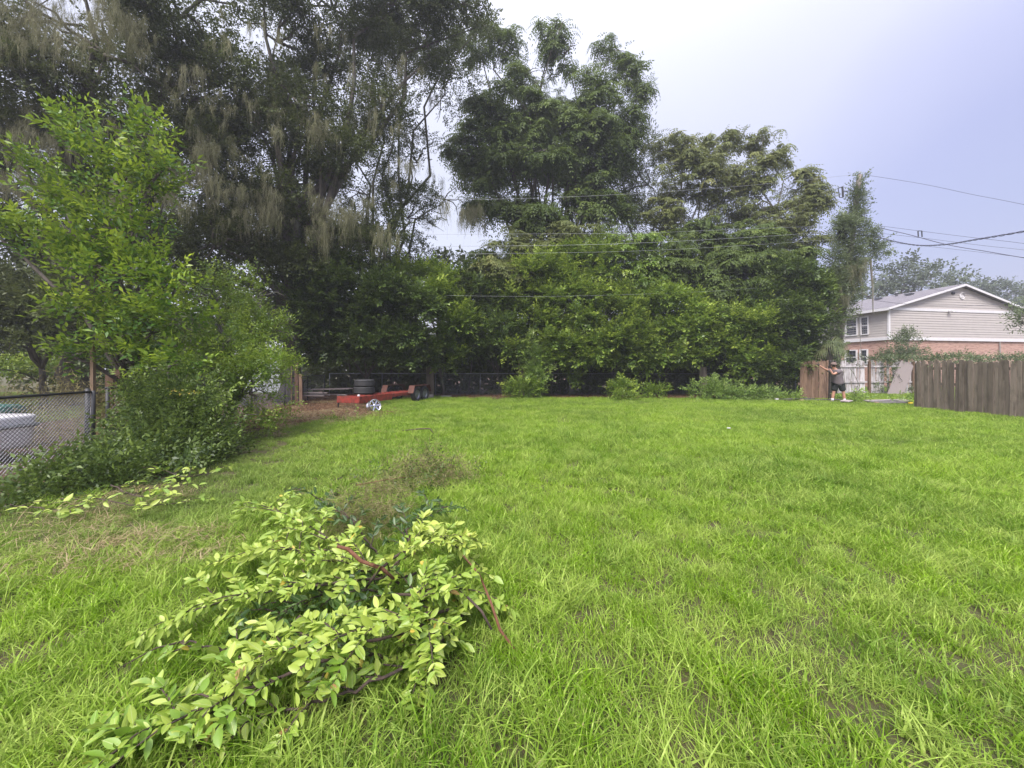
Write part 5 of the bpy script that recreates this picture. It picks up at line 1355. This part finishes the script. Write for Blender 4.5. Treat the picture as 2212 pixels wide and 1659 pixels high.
# ------------------------------------------------------------------ foreground cut branches
def cut_branch(label, path, seed, mat, stem='stem', nleaf=200, leaf=.061, twigs=9, tlen=.38, r0=.0075, group='cut branches in the foreground heap', zmin=.06, side=None, lift=.1, stuff_extra=0, fan=.9):
    r = np.random.default_rng(seed); P = [Vector((p[0], p[1], p[2] * .78 if p[2] < .6 else p[2])) for p in path]
    root = empty('cut_branch', P[0], label, 'branch', group)
    # smooth path
    pts = []
    for i in range(len(P) - 1):
        p0 = P[max(i - 1, 0)]; p1 = P[i]; p2 = P[i + 1]; p3 = P[min(i + 2, len(P) - 1)]
        for k in range(6):
            t = k / 6; pts.append(.5 * ((2 * p1) + (-p0 + p2) * t + (2 * p0 - 5 * p1 + 4 * p2 - p3) * t * t + (-p0 + 3 * p1 - 3 * p2 + p3) * t ** 3) + Vector(r.normal(0, .006, 3)))
    pts.append(P[-1]); n = len(pts)
    m = MB(); m.tube(pts, [r0 * (1 - .8 * i / n) + .0015 for i in range(n)], 7); m.obj('stem', M[stem], root, True)
    segs = []
    for k in range(twigs):
        i = int(n * (.08 + .9 * (k + r.random()) / twigs)); i = min(i, n - 2); b0 = pts[i]; d = (pts[min(i + 2, n - 1)] - pts[i - 1]).normalized()
        sd_ = d.cross(Vector((0, 0, 1))).normalized() * (1 if k % 2 else -1)
        if side is not None and r.random() < .7: sd_ = sd_ * (1 if sd_.dot(Vector(side)) > 0 else -1)
        dr = (d * .75 + sd_ * fan * r.uniform(.5, 1.1) + Vector((0, 0, r.uniform(-.05, .5) + lift))).normalized(); L = tlen * r.uniform(.6, 1.25)
        q = [b0, b0 + dr * L * .4, b0 + dr * L * .75 + Vector((0, 0, -.03)), b0 + dr * L + Vector((0, 0, -.1 * L / .4))]
        for x in q: x.z = max(x.z, zmin * .6)
        tm = MB(); tm.tube(q, [.0045, .0035, .0025, .0012], 5); tm.obj('twig', M[stem], root, True); segs.append(q)
    segs.append([pts[int(n * .55)], pts[int(n * .7)], pts[int(n * .85)], pts[-1]])
    tot = nleaf + stuff_extra; LP = []; LD = []; LN = []; LL = []
    per = tot / len(segs)
    for q in segs:
        c = int(per * r.uniform(.75, 1.3))
        for j in range(c):
            t = (j + .5) / c * 2.999; i = int(t); f = t - i; p = q[i].lerp(q[i + 1], f); d = (q[i + 1] - q[i]).normalized()
            sd_ = d.cross(Vector((0, 0, 1))); sd_ = sd_.normalized() if sd_.length > 1e-3 else Vector((1, 0, 0))
            s = (1 if j % 2 else -1); an = r.normal(.15, .5)
            dd = (d * r.uniform(.3, .9) + sd_ * s * math.cos(an) + Vector((0, 0, math.sin(an)))).normalized()
            nn = (Vector((0, 0, 1)) + Vector(r.normal(0, .7, 3))).normalized()
            p = p + Vector(r.normal(0, .006, 3)); p.z = max(p.z, .05)
            LP.append(p); LD.append(dd); LN.append(nn); LL.append(leaf * r.uniform(.45, 1.3))
    LP = np.array(LP); LD = np.array(LD); LN = np.array(LN); LL = np.array(LL)
    idx = np.arange(len(LP)); r.shuffle(idx); a = idx[:min(nleaf, 296)]; b_ = idx[len(a):]
    ya = a[: max(1, len(a) // 30)] if mat == 'pale_leaf' else a[:0]; a2 = a[len(ya):]
    leaf_objects(LP[a2], LD[a2], LN[a2], LL[a2], None, M[mat], root)
    if len(ya):
        leaf_objects(LP[ya[::2]], LD[ya[::2]], LN[ya[::2]], LL[ya[::2]], None, M['yellow_leaf'], root)
        leaf_objects(LP[ya[1::2]], LD[ya[1::2]], LN[ya[1::2]], LL[ya[1::2]] * .8, None, M['brown_leaf'], root)
    if len(b_):
        mb = MB()
        for i in b_:
            S_ = np.cross(LN[i], LD[i]); S_ /= np.linalg.norm(S_) + 1e-9; N_ = np.cross(LD[i], S_); me0 = leaf_mesh(M[mat], int(i) % 3); o0 = len(mb.v)
            for v in me0.vertices: mb.v.append(tuple(LP[i] + (LD[i] * v.co.x + S_ * v.co.y + N_ * v.co.z) * LL[i]))
            for pl in me0.polygons: mb.f.append(tuple(o0 + k for k in pl.vertices))
        o = mb.obj('leaves', M[mat], root, True); o['kind'] = 'stuff'
    return root
def gp(u, v, z): 
    """point at height z above the lawn seen at u,v"""
    Y = (EYE - z) * 832 / (v - 796); return ((u - 1106) / 832 * Y, Y, z)
cut_branch('longest pale leaved branch of the heap, its tip at the lower left', [gp(1000, 1320, .12), gp(820, 1360, .22), gp(640, 1420, .24), gp(470, 1490, .2), gp(350, 1545, .15), gp(285, 1585, .12)], 1, 'pale_leaf', nleaf=296, twigs=16, tlen=.27, stuff_extra=200, leaf=.062)
cut_branch('pale leaved branch along the front edge of the heap with bare stem below', [gp(980, 1360, .10), gp(850, 1440, .14), gp(700, 1500, .12), gp(560, 1545, .08), gp(400, 1590, .06)], 2, 'pale_leaf', nleaf=220, twigs=12, tlen=.24, side=(.2, 1, 0))
cut_branch('pale branch across the middle front of the heap, thick with broad leaves', [gp(1030, 1290, .14), gp(900, 1300, .32), gp(760, 1330, .34), gp(640, 1370, .28), gp(540, 1420, .2)], 3, 'pale_leaf', nleaf=296, twigs=15, tlen=.3, stuff_extra=300, leaf=.062)
cut_branch('pale branch fanning to the left side of the heap', [gp(900, 1230, .15), gp(760, 1230, .3), gp(640, 1240, .32), gp(540, 1260, .25), gp(450, 1300, .15)], 4, 'pale_leaf', nleaf=296, twigs=15, tlen=.32, stuff_extra=300, leaf=.061)
cut_branch('pale branch pointing to the upper left of the heap', [gp(820, 1220, .2), gp(740, 1160, .35), gp(670, 1110, .4), gp(600, 1085, .35), gp(570, 1080, .28)], 5, 'pale_leaf', nleaf=296, twigs=16, tlen=.4, stuff_extra=260, leaf=.066)
cut_branch('pale leafy branch at the upper right of the heap', [gp(830, 1240, .15), gp(860, 1190, .32), gp(900, 1150, .42), gp(940, 1130, .42), gp(985, 1160, .3)], 6, 'pale_leaf', nleaf=296, twigs=15, tlen=.32, stuff_extra=260, leaf=.062)
cut_branch('pale branch lying along the right side of the heap', [gp(850, 1330, .12), gp(890, 1280, .3), gp(930, 1240, .36), gp(970, 1240, .3), gp(995, 1300, .18)], 7, 'pale_leaf', nleaf=296, twigs=14, tlen=.3, stuff_extra=260, leaf=.062)
cut_branch('greener branch filling the hollow of the heap', [gp(980, 1300, .1), gp(860, 1270, .18), gp(740, 1260, .18), gp(640, 1300, .12), gp(560, 1350, .1)], 8, 'green_leaf', nleaf=290, twigs=14, tlen=.32, leaf=.062, stuff_extra=60)
cut_branch('sparse pale sprig standing apart left of the heap', [gp(560, 1420, .1), gp(480, 1390, .16), gp(420, 1370, .18), gp(370, 1385, .12)], 9, 'pale_leaf', nleaf=46, twigs=5, tlen=.2, leaf=.065, r0=.005)
cut_branch('dark glossy leaved branch at the back of the heap', [gp(820, 1200, .1), gp(780, 1130, .3), gp(740, 1085, .38), gp(690, 1060, .36)], 10, 'dark_cut', nleaf=170, twigs=9, tlen=.35, leaf=.07)
cut_branch('dark leaved branch behind the upper right of the heap', [gp(900, 1200, .1), gp(880, 1140, .28), gp(900, 1100, .34), gp(960, 1080, .28)], 11, 'dark_cut', nleaf=260, twigs=13, tlen=.35, leaf=.065)
cut_branch('underside green branch low in the middle of the heap', [gp(860, 1420, .06), gp(760, 1390, .12), gp(680, 1350, .12), gp(600, 1330, .1)], 12, 'green_leaf', nleaf=200, twigs=10, tlen=.25, leaf=.065)
def stick(label, pts, rads, mat, name='bare_stick'):
    m = MB(); m.tube(pts, rads, 9); o = m.obj(name, M[mat], None, True); tag(o, label, 'stick'); return o
cut_branch('pale branch bridging the left side and the upper left of the heap', [gp(860, 1250, .12), gp(760, 1200, .3), gp(660, 1170, .36), gp(590, 1160, .32), gp(540, 1190, .2)], 13, 'pale_leaf', nleaf=296, twigs=15, tlen=.36, stuff_extra=240, leaf=.061)
cut_branch('pale drooping branch at the right front corner of the heap', [gp(870, 1300, .2), gp(910, 1320, .3), gp(940, 1350, .26), gp(930, 1400, .16), gp(890, 1440, .1)], 14, 'pale_leaf', nleaf=280, twigs=12, tlen=.24, stuff_extra=100, leaf=.061)
stick('red brown cut stem sticking out at the right side of the heap', [gp(1000, 1200, .30), gp(1035, 1240, .26), gp(1060, 1300, .2), gp(1080, 1360, .1), gp(1112, 1405, .03)], [.004, .006, .007, .008, .009], 'stem_red')
stick('thick cut stub with a broken end on top of the heap', [gp(728, 1180, .42), gp(752, 1186, .40), gp(780, 1212, .36), gp(826, 1228, .32), gp(850, 1250, .24)], [.009, .012, .011, .011, .009], 'stem_red')
stick('dark forked limb in the hollow of the heap', [gp(890, 1180, .34), gp(850, 1205, .32), gp(815, 1235, .28), gp(790, 1270, .2)], [.006, .009, .009, .007], 'stem')
stick('dark stem at the lower right of the heap', [gp(1010, 1290, .24), gp(1040, 1320, .2), gp(1062, 1360, .12)], [.006, .007, .006], 'stem')
stick('dark limb leading to the left sprig of the heap', [gp(650, 1330, .2), gp(600, 1380, .12), gp(540, 1440, .05)], [.008, .007, .005], 'stem')
stick('dark butt of the longest branch in the lower left corner', [gp(330, 1580, .10), gp(270, 1625, .06), gp(225, 1680, .04)], [.006, .008, .01], 'stem')
# brown fuzzy moss and twiggy tops behind the heap
for lab, nme, bl, mt, T, dn, sd in (
    ('brown tuft of fallen moss on the back of the heap', 'moss_clump', [((gp(800, 1100, .2)), (.35, .3, .16)), ((gp(780, 1140, .15)), (.22, .2, .14))], 'twiggy', [tmpl_spray(14, .16, .07, .06, tr_, 1.8) for _ in range(4)], 290, 901),
    ('thin brown twig heap with small leaves beyond the main heap', 'twig_heap', [((gp(930, 1020, .12)), (.38, .3, .11)), ((gp(870, 1050, .08)), (.3, .25, .09)), ((gp(975, 1040, .08)), (.22, .2, .08))], 'twiggy', [tmpl_spray(14, .25, .08, .08, tr_, 1.6) for _ in range(4)], 170, 903),
    ('small dark green leaves scattered through the brown twig heap', 'small_leaf_sprigs', [((gp(930, 1015, .14)), (.5, .35, .18)), ((gp(880, 1060, .12)), (.5, .3, .14))], 'dark_leaf', [tmpl_spray(10, .25, .035, .5, tr_, 1.4) for _ in range(4)], 60, 905),
    ('dry straw strands scattered on the grass beyond the twig heap', 'dry_straw', [((gp(790, 1040, .05)), (.8, .3, .03)), ((gp(880, 985, .05)), (.7, .3, .03))], 'twiggy', [tmpl_spray(8, .25, .12, .04, tr_, .3) for _ in range(3)], 16, 907)):
    o, _ = crown(nme, M[mt], bl, T, dn, None, sd, young=.3, gap=-1.5, shell=.5, cut=-1)
    tag(o, lab, 'twigs', kind='stuff')
stick('bare red twig lying across the brown twig heap', [gp(770, 1048, .16), gp(840, 1035, .2), gp(900, 1028, .18)], [.006, .006, .004], 'stem_red')
# pale sprigs at the foot of the left brush pile
for i, (pth, lab) in enumerate((([gp(120, 1075, .12), gp(220, 1070, .2), gp(310, 1085, .16), gp(400, 1080, .1)], 'pale sprig low at the front of the left brush pile'),
            ([gp(300, 1000, .25), gp(360, 1005, .3), gp(400, 1020, .26), gp(470, 1010, .2)], 'pale sprig jutting right from the left brush pile'),
            ([gp(20, 1085, .1), gp(90, 1090, .16), gp(160, 1100, .12)], 'pale sprig at the left edge of the left brush pile'),
            ([gp(240, 1040, .2), gp(300, 1060, .24), gp(360, 1050, .2)], 'pale sprig on top of the left brush pile front'))):
    cut_branch(lab, pth, 30 + i, 'pale_leaf', nleaf=70, twigs=6, tlen=.28, leaf=.08, group='pale sprigs of the left brush pile', r0=.006)
# brown dead leaves on shrub
cut_branch('dead pinkish brown leaves caught in the leafy shrub', [gp(340, 838, 1.15), gp(370, 842, 1.15), gp(420, 850, 1.1)] if False else [tuple(at(335, 845, 6.4)), tuple(at(360, 838, 6.4)), tuple(at(390, 848, 6.4)), tuple(at(425, 850, 6.4))], 50, 'yellow_leaf', nleaf=26, twigs=3, tlen=.15, leaf=.09, group=None, r0=.006)

# ------------------------------------------------------------------ the man
PB = Vector((14.15, 16.7, 0))
man = empty('person', PB, 'man in grey shirt, black shorts and brimmed cap pushing the brown panel', 'person')
def skin(name, joints, edges, mat, parent=man, sub=2, root_i=0):
    me = bpy.data.meshes.new(name); me.from_pydata([j[0] for j in joints], edges, []); me.materials.append(M[mat])
    o = link(name, me, parent)
    sm = o.modifiers.new('skin', 'SKIN'); sm.use_smooth_shade = True
    for i, j in enumerate(joints):
        rr_ = j[1]; me.skin_vertices[0].data[i].radius = (rr_, rr_) if not isinstance(rr_, tuple) else rr_
        me.skin_vertices[0].data[i].use_root = (i == root_i)
    ss = o.modifiers.new('sub', 'SUBSURF'); ss.levels = sub; ss.render_levels = sub
    return o
J = [((0, 0, .93), .13), ((-.05, 0, 1.15), .13), ((-.12, 0, 1.36), .13), ((-.17, 0, 1.48), .055), ((-.20, 0, 1.60), .085), ((-.20, 0, 1.68), .075),
     # legs
     ((-.09, .05, .86), .095), ((-.15, .06, .48), .06), ((-.17, .08, .30), .062), ((-.19, .08, .09), .04),
     ((.08, -.05, .86), .095), ((.16, -.06, .48), .06), ((.20, -.05, .30), .062), ((.22, -.05, .09), .04),
     # feet
     ((-.29, .1, .04), .04), ((.14, -.02, .04), .04),
     # arms
     ((-.20, .16, 1.40), .06), ((-.44, .17, 1.47), .044), ((-.68, .17, 1.63), .03),
     ((-.10, -.17, 1.38), .06), ((-.36, -.16, 1.24), .044), ((-.47, -.1, 1.50), .03)]
E = [(0, 1), (1, 2), (2, 3), (3, 4), (4, 5), (0, 6), (6, 7), (7, 8), (8, 9), (9, 14), (0, 10), (10, 11), (11, 12), (12, 13), (13, 15), (2, 16), (16, 17), (17, 18), (2, 19), (19, 20), (20, 21)]
skin('body', J, E, 'skin')
skin('shirt', [((.01, 0, .74), (.23, .21)), ((-.01, 0, .93), (.225, .205)), ((-.06, 0, 1.16), (.205, .18)), ((-.12, 0, 1.34), (.205, .18)), ((-.15, 0, 1.45), (.12, .12)),
               ((-.20, .17, 1.40), .10), ((-.36, .175, 1.445), .085), ((-.10, -.18, 1.38), .10), ((-.25, -.18, 1.30), .085)],
     [(0, 1), (1, 2), (2, 3), (3, 4), (3, 5), (5, 6), (3, 7), (7, 8)], 'shirt')
skin('shorts', [((0, 0, 1.0), (.20, .19)), ((-.09, .05, .80), .135), ((-.14, .06, .50), .125), ((.09, -.05, .80), .135), ((.15, -.06, .50), .125)], [(0, 1), (1, 2), (0, 3), (3, 4)], 'shorts')
for s, (x, y) in enumerate(((-.19, .08), (.22, -.05))):
    m = MB(); m.tube([(x, y, .08), (x, y, .2)], [.052, .056], 12); m.obj('sock', M['sock'], man, True, False)
    skin('shoe', [((x + .06, y, .055), .055), ((x - .06, y + .01, .05), .052), ((x - .17, y + .02, .04), .04)], [(0, 1), (1, 2)], 'shoe')
# cap with brim, hair, face
hc = Vector((-.205, 0, 1.66))
m = MB(); m.lathe([(.155, -.005), (.15, .0), (.105, .01), (.105, .05), (.09, .09), (.05, .115), (.001, .12)], hc, Matrix.Rotation(R(12), 4, 'Y'), 20); m.obj('cap', M['hat'], man, True, False)
m = MB(); m.lathe([(.001, -.1), (.07, -.09), (.092, -.03), (.093, .01)], hc + Vector((.012, 0, .0)), None, 16); m.obj('hair', M['hair'], man, True, False)
m = MB(); m.tube([hc + Vector((-.085, 0, -.03)), hc + Vector((-.112, 0, -.07)), hc + Vector((-.09, 0, -.085))], [.01, .014, .008], 8); m.obj('nose', M['skin'], man, True, False)
for s in (-1, 1):
    m = MB(); m.lathe([(.001, -.01), (.012, 0), (.001, .01)], hc + Vector((-.086, s * .032, -.035)), None, 10); m.obj('eye', M['sock'], man, True, False)
    m = MB(); m.tube([hc + Vector((.0, s * .09, -.03)), hc + Vector((.0, s * .102, -.06)), hc + Vector((-.01, s * .092, -.08))], [.012, .014, .008], 8); m.obj('ear', M['skin'], man, True, False)
# gloved hands, five fingers each, gripping the panel top and edge
def hand(w, fwd, up, side):
    w = Vector(w); f = Vector(fwd).normalized(); s = Vector(side).normalized(); u = Vector(up).normalized()
    js = [(tuple(w), .03), (tuple(w + f * .05), .038), (tuple(w + f * .085), .034)]; ed = [(0, 1), (1, 2)]
    skin('glove', js, ed, 'glove', sub=1)
    for k, L in enumerate((.07, .08, .075, .06)):
        b0 = w + f * .08 + s * (k - 1.5) * .021
        skin('finger', [(tuple(b0), .011), (tuple(b0 + f * L * .5 + u * -.004), .010), (tuple(b0 + f * L * .75 - u * L * .45), .009)], [(0, 1), (1, 2)], 'glove', sub=1)
    b0 = w + f * .03 + s * -.035
    skin('thumb', [(tuple(b0), .013), (tuple(b0 + f * .03 - s * .03), .012), (tuple(b0 + f * .06 - s * .035 - u * .015), .010)], [(0, 1), (1, 2)], 'glove', sub=1)
hand((-.68, .17, 1.63), (-.85, .1, .5), (.3, 0, .9), (0, 1, 0))
hand((-.47, -.1, 1.50), (-.25, .1, .95), (.9, 0, .3), (0, 1, 0))

# ------------------------------------------------------------------ humid air
hm = bpy.data.materials.new('humid_air'); hm.use_nodes = True; ht = hm.node_tree; ht.nodes.clear()
ho = ht.nodes.new('ShaderNodeOutputMaterial'); hv = ht.nodes.new('ShaderNodeVolumePrincipled')
hv.inputs['Color'].default_value = (.86, .87, 1.0, 1); hv.inputs['Density'].default_value = .0015; hv.inputs['Anisotropy'].default_value = .2
ht.links.new(hv.outputs[0], ho.inputs['Volume'])
m = MB(); m.box((0, 60, 14), (3100, 3100, 30)); o = m.obj('haze', hm); o['kind'] = 'stuff'
